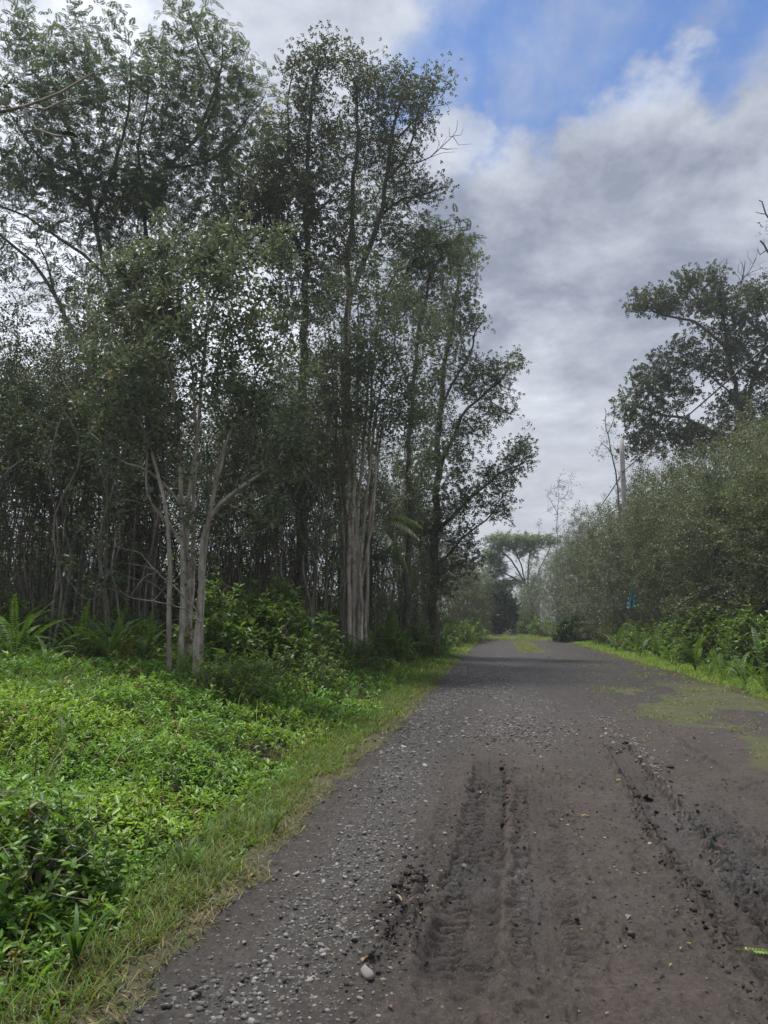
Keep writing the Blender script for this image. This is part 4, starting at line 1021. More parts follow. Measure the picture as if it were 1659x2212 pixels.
def build_thickets():
    r = np.random.default_rng(61)
    g1 = 'slender guava saplings in the left thicket'; g2 = 'bushy guava trees in the right thicket'
    def stand(n, us, ys, kinds, Hs, lab, grp, jit=(8, 1), wide=(1, 1.2)):
        for i in range(n):
            f = (i+r.uniform(0, 1))/n; u = np.interp(f, np.linspace(0, 1, len(us)), us)+r.normal(0, jit[0]); y = np.interp(f, np.linspace(0, 1, len(ys)), ys)+r.normal(0, jit[1])
            H = np.interp(f, np.linspace(0, 1, len(Hs)), Hs)
            sapling(int(r.choice(kinds)), u, max(y, 9.5), H, lab if isinstance(lab, str) else lab[min(int(f*len(lab)), len(lab)-1)], grp, r, r.uniform(*wide))
    stand(40, [-60, 340], [16.5, 18], [0, 1, 2], [.92, .98, 1.05], ['slender guava pole cut by or next to the left picture edge', 'slender guava pole rising above the pale wild flower', 'slender guava pole behind the fern that leans left', 'slender guava pole behind the little yellow sapling', 'slender guava pole close left of the multi stemmed guava'], g1, (10, 1.6))
    stand(24, [-60, 350], [20.5, 22], [0, 1, 2], [1.12, 1.2, 1.25], ['thin guava pole in the back row at the left edge', 'thin guava pole in the back row of the left stand, sky showing beside it', 'thin guava pole in the back row just left of the multi stemmed guava'], g1, (10, 1.3))
    stand(27, [470, 730], [19, 23], [0, 1, 2], [.95, 1.0, 1.0], ['thin guava pole right behind the leaning limb of the multi stemmed guava', 'thin guava pole around the dark trunk of the red blossomed ohia', 'thin guava pole close left of the bundled grey trunks'], g1, (10, 1.6))
    stand(17, [450, 800], [25.5, 28], [3, 4, 5], [1.25, 1.35, 1.3], 'leafy guava behind the gap between the clumps', g1, (10, 1.3))
    stand(18, [790, 940], [27, 36], [0, 1, 3], [.9, .95, .9], ['slim guava beside the palm just past the bundled trunks', 'slim guava by the middle ohia on the left bank'], g1, (8, 1.5))
    stand(17, [880, 1035], [34, 70], [3, 4, 5], [.95, .95, .85], ['bushy guava below the first tufts of the leaning ohia', 'bushy brown green guava at the far end of the left bank'], g1, (5, 2), (1.1, 1.4))
    stand(15, [1000, 1058], [55, 125], [3, 4, 5], [.8, .9, .9], 'far bushy guava on the left before the narrow track', g1, (3, 3), (1.2, 1.6))
    stand(10, [230, 480], [22, 25], [3, 4, 5], [.9, .9, .95], 'leafy guava standing behind the multi stemmed trunks', g1, (8, 1.2))
    stand(10, [-60, 260], [26, 27], [3, 4, 5], [.62, .62, .66], 'low leafy guava at the back of the left stand', g1, (9, 1))
    # right thicket
    YH = [22, 33, 46, 70, 95, 135]; XH = [7.7, 7.15, 6.15, 4.9, 3.3, 2.4]; ZH = [7.6, 9.0, 10.2, 11.6, 9.0, 8.0]
    def hedge_label(lab, f): return lab if isinstance(lab, str) else lab[min(int(f*len(lab)), len(lab)-1)]
    def hedge(n, y0, y1, o0, o1, f0, f1, kinds, lab, wide, lean=0):
        for i in range(n):
            yy = y0*(y1/y0)**((i+r.uniform(0, 1))/n); xx = np.interp(yy, YH, XH)+r.uniform(o0, o1); Hh = np.interp(yy, YH, ZH)*r.uniform(f0, f1); k = int(r.choice(kinds)); s = Hh/SAPH[k]; wd = r.uniform(*wide)
            g = (xx, yy, float(ground_z(xx, yy))-.05); rz = r.uniform(0, 6.28); rx, ry = r.normal(0, .04, 2); scl = (wd, wd, s)
            lb = hedge_label(lab, (i+.5)/n)
            if k in _sap: copy_tree(SAP[k], g, rz, scl, lb, g2, rx, ry)
            else: _sap.add(k); o = SAP[k]; o.location = g; o.rotation_euler = (rx, ry, rz); o.scale = scl; tag(o, lb, 'tree', g2)
    hedge(40, 24, 46, .1, 1.2, .60, .80, [3, 4, 5, 0], ['bushy guava in the front row behind the ferns at the right picture edge', 'bushy guava in the front row above the large arching fern', 'bushy guava in the front row near the turquoise tarp', 'bushy guava in the front row at the foot of the utility pole'], (.9, 1.2))
    hedge(16, 21, 30, .3, 2.0, .70, .95, [0, 1, 2], 'guava with bare grey stems at the near end of the right thicket', (.9, 1.2))
    hedge(30, 24, 48, 1.2, 3.0, .78, 1.0, [3, 4, 5, 1], ['taller guava of the middle row at the right picture edge', 'taller guava of the middle row under the big spreading ohia', 'taller guava of the middle row right of the utility pole', 'taller guava of the middle row hiding the utility pole base'], (1.0, 1.35))
    hedge(17, 24, 52, 3.0, 5.0, .95, 1.12, [3, 4, 5], ['tall guava in the back row at the right edge, below the cable', 'tall guava in the back row under the long level ohia limb', 'tall guava in the back row right beside the utility pole'], (1.2, 1.5))
    hedge(15, 45, 70, .1, 1.5, .60, .88, [3, 4, 5], 'bushy guava just beyond the utility pole', (1.1, 1.5))
    hedge(12, 50, 80, 1.5, 5.0, .85, 1.1, [3, 4, 5], 'tall guava crowning the thicket beyond the pole', (1.3, 1.7))
    hedge(20, 70, 140, -.2, 3.4, .60, 1.0, [3, 4, 5], ['far olive guava left of the big leaved sapling', 'far olive guava where the right thicket closes on the narrow track'], (1.4, 2.0))
build_thickets()

# ------------------------------------------------------------------ the big trees
def px(pts, y, dy=0.0):
    n = len(pts); return np.array([P(q[0], q[1], (q[2] if len(q) > 2 else y+dy*i/max(1, n-1))) for i, q in enumerate(pts)])
def clumps(spec, y, r, per=5, sd=.22):
    out = []
    for (u, v, ru, rv, n, dy, ry) in spec:
        c = blob_pts(max(1, n//per), u, v, ru, rv, y+dy, ry, r)
        out.append((c[:, None]+r.normal(0, sd, (len(c), per, 3))).reshape(-1, 3))
    return np.concatenate(out)
def local(t, base):
    t.p = np.array(t.p)-np.array(base)[None]
    return t

# multi stemmed guava in front
def guava_front():
    r = np.random.default_rng(71); y = 12.8; t = Tree(71, .22)
    base = at(405, 1430, y); z0 = base[2]
    def foot(u): q = P(u, 1430, y); return (u, 1106)
    stems = [([(366, 1440), (366, 1300), (364, 1150), (338, 1010), (312, 930), (290, 860)], .050, .022, 0),
             ([(392, 1440), (394, 1300), (396, 1180), (392, 1090), (386, 950), (372, 830), (352, 740)], .062, .022, .1),
             ([(412, 1445), (408, 1300), (404, 1130), (424, 960), (438, 800), (446, 700)], .058, .022, .35),
             ([(424, 1450), (430, 1330), (434, 1230), (446, 1140), (476, 1090), (540, 1040), (600, 1000), (662, 938)], .066, .022, -.25),
             ([(436, 1400), (440, 1240), (452, 1120), (470, 1010), (512, 900), (560, 800)], .052, .02, .2),
             ([(400, 1440), (416, 1250), (418, 1100), (424, 980), (420, 860), (408, 740)], .045, .02, .5)]
    for pts, a, b, dy in stems:
        q = px(pts, y+dy); q[0][2] = min(q[0][2], float(ground_z(q[0][0], q[0][1]))-.02); t.limb(q, a, b, .012, join=False)
    for pts, a, b, dy in [([(396, 1180), (350, 1120), (318, 1070), (318, 980)], .03, .018, .1), ([(392, 1090), (330, 1020), (250, 985), (190, 930)], .026, .012, .1), ([(446, 1140), (480, 1010), (500, 930), (560, 870)], .032, .015, -.25),
                          ([(408, 1000), (360, 930), (300, 860), (250, 800)], .026, .012, .1), ([(600, 1000), (640, 905), (690, 880)], .022, .012, -.25)]:
        t.limb(px(pts, y+dy), a, b, .02)
    T = clumps([(420, 640, 190, 120, 330, 0, 1.3), (560, 760, 130, 150, 280, 0, 1.2), (300, 760, 130, 140, 260, 0, 1.2), (440, 860, 150, 120, 220, 0, 1.2), (220, 860, 80, 110, 120, 0, .9), (610, 940, 70, 80, 110, -.2, .8),
                (520, 570, 110, 70, 130, 0, 1.), (320, 630, 110, 80, 130, .2, 1.), (430, 520, 60, 60, 50, .3, .7), (610, 540, 50, 60, 50, .3, .7), (270, 560, 50, 50, 45, .3, .7), (350, 500, 40, 50, 30, .3, .6), (520, 490, 40, 40, 25, .3, .6), (400, 1060, 120, 80, 60, 0, .8), (560, 1090, 70, 60, 40, 0, .6), (270, 1000, 70, 70, 60, 0, .8), (400, 1200, 60, 60, 14, 0, .5)], y, r, 5, .13)
    t.reach(T, .25, .8, .4, .05, z0+.9); local(t, base); t.finish(.0032)
    root = tree_parts('guava_tree', t, M_bark_guava, M_guava, lambda b: guava_leaves(b, t, r, 12, .078, (.120, .150, .092), .17, 'oval', .58, .012), loc=base)
    tag(root, 'multi stemmed guava with pale peeling trunks, nearest tree on the left verge', 'tree')
    # the bare white side branch low on the left
    t = Tree(72, .10); L_ = []
    t.limb(px([(436, 1345), (405, 1318), (378, 1310), (330, 1300), (280, 1290), (262, 1278), (225, 1270), (180, 1272)], y-.4), .016, .006, .012)
    for q in ([(280, 1290), (320, 1240), (345, 1238), (300, 1220), (262, 1214)], [(225, 1270), (200, 1290), (165, 1275), (140, 1245)], [(330, 1300), (390, 1240), (420, 1215)], [(378, 1310), (330, 1262), (290, 1250), (240, 1230)], [(262, 1278), (235, 1240), (210, 1205)]):
        t.limb(px(q, y-.4), .010, .004, .012)
    t.limb(px([(430, 1330), (380, 1270), (330, 1225), (300, 1195), (250, 1180), (240, 1160)], y-.3), .017, .006, .012)
    T = clumps([(235, 1252, 34, 14, 25, -.4, .2), (140, 1215, 18, 20, 10, -.4, .2), (300, 1200, 20, 20, 6, -.3, .2)], y, r, 5, .07); t.reach(T, .2, .5, .3); local(t, base); t.finish(.0025)
    b = Buf(); t.wood(b); o = b.obj('branch', M_bark_pale, root, True); o['label'] = 'bare white barked low side branch'
    b = Buf(); k = t.tips; guava_leaves(b, t, r, 3, .095, (.10, .14, .07), .05, 'oval', .55, 0); o = b.obj('leaves', M_guava, root); o['kind'] = 'stuff'
guava_front()

def guava_bundle():
    r = np.random.default_rng(73); y = 21.5; t = Tree(73, .3); base = at(762, 1390, y); z0 = base[2]
    for i, (u0, u1, u2, v2, a) in enumerate([(738, 738, 716, 760, .075), (748, 746, 738, 700, .085), (757, 752, 752, 640, .08), (766, 762, 775, 660, .09), (774, 772, 800, 720, .075), (782, 784, 830, 790, .07), (788, 796, 850, 830, .065), (744, 742, 700, 830, .06), (770, 768, 742, 700, .07), (778, 800, 838, 880, .06)]):
        dy = r.uniform(-.35, .35)
        q = px([(u0, 1400), (u0+r.normal(0, 2), 1280), (u1, 1140), (u1+(u2-u1)*.35, 1000), (u1+(u2-u1)*.65, 880), (u2, v2)], y+dy); q[0][2] = float(ground_z(q[0][0], q[0][1]))-.02
        t.limb(q, a, .022, .02, join=False)
    T = clumps([(760, 700, 130, 120, 480, 0, 2.), (860, 720, 110, 110, 400, .3, 1.8), (680, 760, 90, 130, 320, 0, 1.8), (800, 850, 130, 90, 380, 0, 1.7), (740, 820, 110, 100, 260, -.8, .8), (870, 880, 80, 70, 150, -.5, 1.), (720, 900, 80, 80, 120, 0, 1.5), (900, 830, 70, 90, 140, .4, 1.4), (780, 600, 110, 60, 130, 0, 1.6), (860, 950, 60, 50, 50, 0, 1.2), (700, 1000, 60, 60, 50, 0, 1.)], y, r, 5, .2)
    t.reach(T, .25, .8, .4, .06, z0+3.2); local(t, base); t.finish(.0045)
    root = tree_parts('guava_tree', t, M_bark_guava, M_guava, lambda b: guava_leaves(b, t, r, 10, .088, (.124, .160, .088), .22, 'oval', .5, .02), loc=base, col=.52)
    tag(root, 'guava with a tight bundle of straight grey trunks, beside the road edge', 'tree')
guava_bundle()

def rosettes(b, t, r, k, per, leaf, col, spread=.16, yellow=.03, dead=0):
    """ohia foliage: small round leaves packed in tufts at the twig ends"""
    tip = np.repeat(np.array(t.tips), k); c = t.p[tip]+r.normal(0, spread, (len(tip), 3)); ax = unit(rvec(len(tip), r)*.7+np.array([0, 0, .8]))
    idx = np.repeat(np.arange(len(tip)), per); n = len(idx); o = rvec(n, r)
    a = unit(o+ax[idx]*.6); base = c[idx]+o*leaf*.35; nr = unit(ax[idx]+rvec(n, r)*.6); L_ = leaf*np.exp(r.normal(0, .18, n))
    tone = np.exp(r.normal(0, .2, len(tip)))[idx][:, None]
    leaves(b, base, a, nr, L_, L_*.72, np.clip(leaf_tint(n, col, .15, yellow, r)*tone, .002, .6), 'lozenge', .15, .1)
def ohia(seed, y, base_uv, limbs, spec, label, per=5, sd=.2, k=3, n=11, leaf=.058, col=(.114, .144, .082), spread=.15, tip=.006, blossoms=0, floor=5., name='ohia_tree', dead=(), beta=.5):
    r = np.random.default_rng(seed); t = Tree(seed, .35); base = at(base_uv[0], 1380, y)
    first = True
    for pts, a, b, dy in limbs:
        q = px(pts, y+dy)
        if first: q[0] = np.array(base)-np.array([0, 0, .05])
        t.limb(q, a, b, .06, join=not first); first = False
    bare = Tree(seed+1, .2)
    for pts, a, b, dy in dead: t.limb(px(pts, y+dy), a, b, .05)
    t.reach(clumps(spec, y, r, per, sd), .22, beta, .35, .10, base[2]+floor)
    local(t, base); t.finish(tip)
    root = tree_parts(name, t, M_bark_ohia, M_ohia, lambda b: rosettes(b, t, r, k, n, leaf, col, spread), loc=base)
    tag(root, label, 'tree')
    if blossoms:
        b = Buf(); pick = r.choice(t.tips, blossoms, replace=False)
        c = t.p[pick]+r.normal(0, .12, (blossoms, 3)); idx = np.repeat(np.arange(blossoms), 40); o = rvec(len(idx), r)
        leaves(b, c[idx], o, rvec(len(idx), r), .07, .012, np.array([.4, .04, .02]), 'lozenge', 0, 0)
        o = b.obj('blossoms', M_blossom, root); o['kind'] = 'stuff'; o['label'] = 'red powder puff blossoms'
    return root
def twigs_dead(u, v, du, dv, n, r, s=1.0):
    out = [([(u, v), (u+du*.5, v+dv*.45), (u+du, v+dv)], .03*s, .012*s, 0)]
    for i in range(n):
        f = r.uniform(.4, .95); a = (u+du*f, v+dv*f); d = np.array([du, dv])*.35*r.uniform(.5, 1)+np.array([-dv, du])*r.choice([-1, 1])*.28*r.uniform(.4, 1)
        out.append(([a, (a[0]+d[0]*.55+r.normal(0, 3), a[1]+d[1]*.5), (a[0]+d[0], a[1]+d[1])], .014*s, .005*s, 0))
    return out
rr = np.random.default_rng(9)
ohia(81, 25.0, (742, 0), [([(742, 1380), (746, 1000), (748, 700), (752, 582), (763, 400), (768, 300), (762, 170)], .20, .05, 0), ([(752, 640), (773, 582), (821, 473), (832, 386), (850, 270), (870, 190)], .11, .04, -.2),
      ([(821, 473), (848, 440), (875, 420), (965, 405)], .06, .025, -.4), ([(832, 386), (880, 330), (930, 180)], .05, .02, 0), ([(850, 300), (900, 250), (945, 170)], .04, .015, 0)],
     [(760, 155, 45, 55, 120, 0, 1.2), (815, 190, 50, 60, 160, 0, 1.2), (865, 200, 55, 60, 170, 0, 1.2), (905, 225, 40, 45, 80, 0, .9), (940, 175, 26, 24, 55, 0, .6), (905, 180, 20, 20, 20, 0, .5), (780, 270, 70, 60, 170, 0, 1.3), (870, 280, 55, 50, 130, 0, 1.2), (860, 340, 50, 40, 110, 0, 1.2),
      (770, 380, 55, 60, 120, 0, 1.3), (865, 380, 40, 30, 60, 0, 1.), (930, 400, 40, 18, 55, -.4, .5), (885, 425, 40, 22, 50, -.3, .6), (720, 330, 40, 60, 110, 0, 1.), (745, 110, 22, 14, 20, 0, .4), (800, 490, 70, 50, 130, 0, 1.4), (880, 520, 60, 40, 100, 0, 1.3), (740, 560, 60, 50, 110, 0, 1.3), (800, 330, 70, 60, 110, 0, 1.4)],
     'tall slim ohia with forked limbs reaching up to the blue sky', blossoms=14, dead=twigs_dead(880, 365, 100, -62, 9, rr)+twigs_dead(905, 240, 55, -20, 4, rr, .7))
ohia(83, 23.0, (650, 0), [([(648, 1380), (652, 1000), (660, 700), (662, 520), (665, 350), (672, 220), (690, 120)], .22, .04, 0), ([(662, 560), (610, 480), (560, 420), (530, 360)], .09, .03, 0), ([(665, 420), (630, 330), (620, 240), (635, 160)], .06, .02, .3), ([(664, 470), (720, 420), (740, 380)], .05, .02, .2)],
     [(690, 120, 38, 34, 90, 0, .9), (650, 150, 30, 36, 60, 0, .8), (660, 200, 45, 40, 110, 0, 1.1), (620, 290, 55, 60, 150, .2, 1.3), (690, 280, 40, 60, 120, 0, 1.2), (540, 400, 90, 80, 420, 0, 1.6), (610, 430, 90, 80, 420, 0, 1.6), (490, 480, 70, 60, 220, 0, 1.3), (720, 480, 60, 90, 200, 0, 1.3), (650, 620, 80, 70, 200, 0, 1.5), (590, 320, 50, 60, 130, 0, 1.3), (640, 520, 70, 70, 220, 0, 1.5), (680, 400, 50, 70, 160, 0, 1.3), (570, 540, 70, 50, 140, 0, 1.4)],
     'dense dark ohia with red blossoms standing between the two guava clumps', blossoms=30, k=3, n=12, leaf=.062, col=(.102, .132, .074))
ohia(89, 24.0, (300, 0), [([(300, 1380), (304, 1000), (320, 800), (350, 640), (380, 540)], .14, .03, 0), ([(320, 800), (260, 700), (220, 620)], .06, .02, 0), ([(340, 680), (430, 620), (480, 560)], .06, .02, 0)],
     [(330, 560, 110, 80, 260, 0, 1.8), (460, 560, 110, 80, 260, 0, 1.8), (230, 640, 90, 70, 200, 0, 1.6), (400, 680, 130, 80, 260, 0, 1.8), (300, 740, 120, 70, 180, 0, 1.8), (160, 690, 80, 60, 140, 0, 1.5)],
     'leafy ohia filling the sky behind the top of the multi stemmed guava', floor=3.)
ohia(85, 33.0, (940, 0), [([(938, 1380), (940, 1200), (942, 1050), (950, 900), (965, 760), (985, 640), (1000, 560)], .22, .05, 0), ([(945, 1000), (1000, 900), (1060, 840), (1100, 800)], .10, .03, -.5), ([(941, 1150), (1000, 1090), (1070, 1030), (1130, 1000)], .10, .03, -.5), ([(950, 880), (1000, 780), (1040, 700)], .07, .03, 0), ([(940, 1220), (1000, 1160), (1060, 1110)], .06, .03, -.3)],
     [(1000, 560, 34, 40, 90, 0, 1.2), (980, 620, 50, 50, 140, 0, 1.5), (1010, 680, 42, 40, 110, 0, 1.4), (960, 700, 60, 60, 170, 0, 1.7), (1085, 795, 36, 32, 100, -.4, 1.1), (1040, 830, 50, 40, 130, -.2, 1.4), (1075, 880, 36, 34, 90, -.3, 1.1), (990, 800, 60, 50, 180, 0, 1.6), (1125, 985, 34, 36, 110, -.5, 1.), (1085, 1030, 40, 30, 100, -.5, 1.1), (1080, 1085, 30, 28, 70, -.3, .9), (1010, 950, 50, 60, 170, 0, 1.7), (1040, 1060, 34, 50, 90, 0, 1.2), (960, 1000, 60, 80, 220, 0, 1.8), (985, 1110, 50, 60, 170, 0, 1.6), (1010, 1190, 40, 50, 130, 0, 1.5), (930, 880, 50, 70, 140, 0, 1.5), (960, 1240, 50, 40, 110, 0, 1.5), (930, 1120, 60, 80, 160, 0, 1.6), (900, 1000, 60, 80, 150, 0, 1.6)],
     'tall ohia leaning out over the road with tufted clumps against the grey cloud', k=3, n=11, leaf=.070, spread=.17, blossoms=8, dead=twigs_dead(1075, 900, 45, -20, 5, rr)+twigs_dead(1085, 780, 30, -22, 4, rr, .7), floor=3.)
ohia(87, 29.0, (880, 0), [([(880, 1380), (884, 1100), (890, 900), (905, 700), (930, 600), (955, 540)], .15, .04, 0), ([(890, 860), (860, 760), (850, 660)], .06, .02, 0)],
     [(950, 560, 55, 40, 130, 0, 1.4), (990, 545, 40, 30, 70, 0, 1.), (910, 640, 60, 60, 170, 0, 1.5), (890, 560, 50, 50, 90, 0, 1.4), (860, 640, 60, 60, 120, 0, 1.5), (940, 740, 50, 60, 120, 0, 1.4), (900, 1000, 60, 80, 160, 0, 1.6), (870, 1100, 50, 60, 110, 0, 1.4)],
     'ohia in the middle of the left stand filling the gap behind the bundled trunks', k=3, n=11, leaf=.066, spread=.18, floor=3.)
# right side
ohia(91, 49.0, (1600, 0), [([(1605, 1380), (1605, 1150), (1600, 1000), (1590, 860), (1570, 740), (1556, 650), (1540, 600)], .30, .08, 0), ([(1600, 940), (1540, 935), (1480, 905), (1420, 890), (1370, 880)], .13, .05, -1.), ([(1575, 760), (1530, 720), (1490, 692), (1440, 682), (1400, 668)], .12, .05, -1.), ([(1560, 680), (1500, 640), (1480, 610)], .07, .03, -.5), ([(1590, 860), (1520, 800), (1480, 770)], .07, .03, -.5), ([(1600, 900), (1650, 760), (1680, 650)], .15, .06, .5), ([(1602, 980), (1660, 900), (1720, 830)], .12, .05, 1.)],
     [(1378, 650, 28, 26, 75, -1, 1.), (1420, 645, 36, 30, 100, -1, 1.), (1480, 612, 28, 26, 80, -1, 1.), (1460, 660, 40, 30, 110, -1, 1.2), (1520, 640, 40, 40, 120, 0, 1.5), (1545, 680, 50, 50, 170, 0, 1.8), (1600, 660, 60, 50, 210, 0, 2.), (1640, 640, 40, 40, 120, 0, 1.8), (1480, 750, 26, 26, 60, -.5, 1.), (1500, 790, 34, 28, 80, -.5, 1.2), (1560, 780, 60, 50, 210, 0, 2.), (1630, 760, 60, 70, 260, 0, 2.), (1430, 790, 38, 32, 110, -1, 1.2), (1400, 830, 50, 34, 140, -1, 1.4), (1350, 880, 34, 30, 90, -1, 1.1), (1400, 900, 50, 34, 130, -1, 1.4), (1460, 850, 50, 40, 140, -.6, 1.5), (1420, 950, 60, 34, 140, -.8, 1.4), (1500, 960, 60, 40, 140, 0, 1.5), (1570, 900, 60, 60, 200, 0, 2.), (1640, 880, 60, 80, 240, 0, 2.), (1700, 760, 60, 120, 260, 0, 2.2), (1540, 940, 70, 50, 150, 0, 2.), (1630, 960, 60, 60, 170, 0, 2.), (1470, 935, 50, 36, 90, -.5, 1.5), (1690, 900, 60, 90, 170, 0, 2.), (1600, 720, 60, 60, 120, 0, 2.), (1380, 960, 40, 30, 70, -.8, 1.2), (1540, 590, 30, 20, 40, 0, .8)],
     'big spreading ohia with a long level limb on the right of the road', k=2, n=14, leaf=.115, spread=.22, tip=.009, floor=5., dead=twigs_dead(1560, 640, -6, -70, 7, rr, 1.6)+twigs_dead(1590, 650, 22, -85, 7, rr, 1.6)+twigs_dead(1575, 640, 60, -80, 6, rr, 1.3), beta=.4)
def snag(seed, y, u, limbs, label, spec=(), name='dead_tree'):
    r = np.random.default_rng(seed); t = Tree(seed, .25); base = at(u, 1380, y); first = True
    for pts, a, b in limbs:
        q = px(pts, y)
        if first: q[0] = np.array(base)
        t.limb(q, a, b, .05, join=not first); first = False
    if len(spec): t.reach(clumps(spec, y, r, 4, .15), .2, .3, .3, .12, base[2]+4)
    local(t, base); t.finish(.006)
    root = tree_parts(name, t, M_bark_ohia, M_ohia, (lambda b: rosettes(b, t, r, 2, 5, .06, (.06, .06, .035), .15)) if len(spec) else (lambda b: leaves(b, t.p[-6:]-0, rvec(6, r), rvec(6, r), .05, .03, np.array([.06, .06, .03]))), loc=base)
    tag(root, label, 'tree'); return root
snag(95, 49.0, 1335, [([(1338, 1380), (1336, 1100), (1325, 985), (1312, 930), (1305, 880)], .10, .02), ([(1325, 985), (1300, 960), (1290, 975)], .04, .01), ([(1314, 935), (1330, 900), (1322, 870)], .03, .01)], 'thin half bare tree leaning left just behind the top of the utility pole', [(1312, 940, 16, 44, 40, 0, .6), (1300, 975, 20, 14, 18, 0, .5), (1335, 985, 20, 20, 20, 0, .5)], 'thin_tree')
snag(97, 30.0, 1690, [([(1700, 1380), (1698, 900), (1690, 620), (1672, 560), (1650, 530), (1636, 522)], .16, .03), ([(1692, 640), (1675, 500), (1655, 465), (1648, 440), (1640, 432)], .07, .02), ([(1655, 465), (1648, 460), (1634, 456)], .03, .012), ([(1660, 545), (1645, 548), (1634, 540)], .03, .012)], 'dead twisted limbs of a tall snag at the right picture edge', [(1668, 500, 8, 20, 12, 0, .4), (1660, 590, 14, 20, 20, 0, .4)])
snag(98, 75.0, 1205, [([(1203, 1380), (1204, 1150), (1206, 1060), (1206, 1040)], .06, .015), ([(1204, 1110), (1190, 1080), (1180, 1070)], .03, .01)], 'thin sparse tree poking above the far end of the right thicket', [(1208, 1080, 26, 44, 110, 0, 1.3), (1188, 1085, 14, 22, 24, 0, .8), (1230, 1040, 30, 30, 60, 0, 1.2)], 'thin_tree')
snag(99, 95.0, 1164, [([(1164, 1380), (1164, 1200), (1163, 1135)], .04, .012)], 'tiny spindly tree top above the far flat crowned tree', [(1163, 1145, 10, 26, 36, 0, .7)], 'thin_tree')

# feathery leaved trees behind the guava on the left
def feathery(buf, t, r, k, size, col, pairs=8, spread=.3, flat=.35):
    tip = np.repeat(np.array(t.tips), k); n = len(tip); d = unit(t.p[tip]-t.p[t.parr[tip]])
    a = unit(rvec(n, r)*np.array([1, 1, .6])+d*.5+np.array([0, 0, -.12])); base = t.p[tip]+r.normal(0, spread*.5, (n, 3)); up = unit(rvec(n, r)*flat+np.array([0, 0, 1.])); L_ = size*np.exp(r.normal(0, .2, n))
    tint = leaf_tint(n, col, .22, 0.01, r); s = unit(np.cross(a, up)); nn = np.cross(s, a)
    for j in range(pairs):
        f = .18+.82*j/(pairs-1); c = base+a*(L_*f)[:, None]-nn*(L_*.22*f*f)[:, None]; w = .30*math.sin(math.pi*(.22+.70*f))+.05
        for sg in (-1, 1):
            leaves(buf, c, s*sg+a*.45+r.normal(0, .08, (n, 3)), nn+r.normal(0, .15, (n, 3)), L_*w, L_*.115, tint, 'lozenge', 0, .12)
def feather_tree(seed, y, base_u, limbs, spec, label, k=3, size=.24, col=(.100, .132, .084), per=3, sd=.35, floor=4, flat=.35, name='feathery_tree', tip=.004, bark=None, lift=.3):
    r = np.random.default_rng(seed); t = Tree(seed, .4); base = at(base_u, 1380, y); first = True
    for pts, a, b, dy in limbs:
        q = px(pts, y+dy)
        if first: q[0] = np.array(base)
        t.limb(q, a, b, .04, join=not first); first = False
    t.reach(clumps(spec, y, r, per, sd), .25, .6, lift, .07, base[2]+floor); local(t, base); t.finish(tip)
    root = tree_parts(name, t, bark or M_bark_feather, M_feather, lambda b: feathery(b, t, r, k, size, col, flat=flat), loc=base)
    tag(root, label, 'tree'); return root
feather_tree(101, 18.5, 330, [([(335, 1380), (330, 1000), (290, 760), (235, 600), (205, 480), (182, 382), (150, 280), (110, 170)], .13, .03, 0), ([(205, 480), (250, 360), (275, 240), (285, 120)], .06, .02, .3), ([(182, 382), (80, 330), (30, 250)], .05, .02, 0), ([(235, 600), (150, 530), (60, 470), (-20, 440)], .05, .02, -.3)],
             [(18, 30, 16, 20, 24, 0, .5), (30, 90, 34, 36, 60, 0, .8), (165, 40, 12, 18, 20, 0, .4), (170, 90, 28, 28, 50, 0, .7), (235, 75, 16, 20, 24, 0, .5), (110, 105, 30, 30, 40, 0, .7), (90, 180, 90, 50, 130, 0, 1.3), (200, 170, 60, 50, 100, 0, 1.), (285, 100, 16, 24, 26, .2, .5), (285, 165, 40, 40, 70, .2, .9), (60, 270, 80, 40, 100, 0, 1.2), (200, 260, 70, 50, 110, 0, 1.2), (60, 385, 110, 50, 330, 0, 1.5), (200, 380, 100, 60, 320, 0, 1.4), (140, 230, 110, 60, 130, 0, 1.4), (110, 320, 60, 30, 60, 0, 1.), (20, 500, 60, 30, 40, -.2, .8), (160, 475, 100, 36, 140, 0, 1.3), (300, 430, 60, 50, 110, .2, 1.1)],
             'tall feathery leaved tree spreading over the left edge of the sky')
feather_tree(103, 19.5, 330, [([(345, 1380), (335, 900), (322, 560), (316, 418), (364, 364), (420, 300), (465, 200), (430, 100), (408, 20)], .11, .025, 0), ([(420, 300), (470, 180), (480, 90)], .05, .018, 0), ([(316, 418), (300, 320), (320, 200)], .05, .018, .3), ([(364, 364), (480, 330), (560, 220)], .05, .015, .3)],
             [(409, 18, 7, 14, 12, 0, .25), (412, 58, 18, 22, 30, 0, .5), (425, 105, 32, 28, 50, 0, .7), (478, 75, 14, 14, 20, 0, .4), (482, 108, 26, 24, 36, 0, .6), (358, 90, 14, 22, 22, 0, .4), (350, 150, 36, 36, 60, .2, .8), (440, 165, 55, 36, 90, 0, .9), (522, 170, 24, 30, 36, .3, .6), (575, 190, 20, 22, 24, .3, .5), (370, 235, 80, 50, 170, 0, 1.2), (490, 240, 70, 50, 150, 0, 1.1), (300, 300, 70, 60, 130, .2, 1.1), (430, 330, 90, 60, 290, 0, 1.2), (340, 420, 90, 60, 270, 0, 1.3), (250, 510, 90, 40, 120, 0, 1.2), (420, 470, 70, 50, 140, 0, 1.2)],
             'tall feathery leaved tree with spiky tops between the guava and the dark ohia')
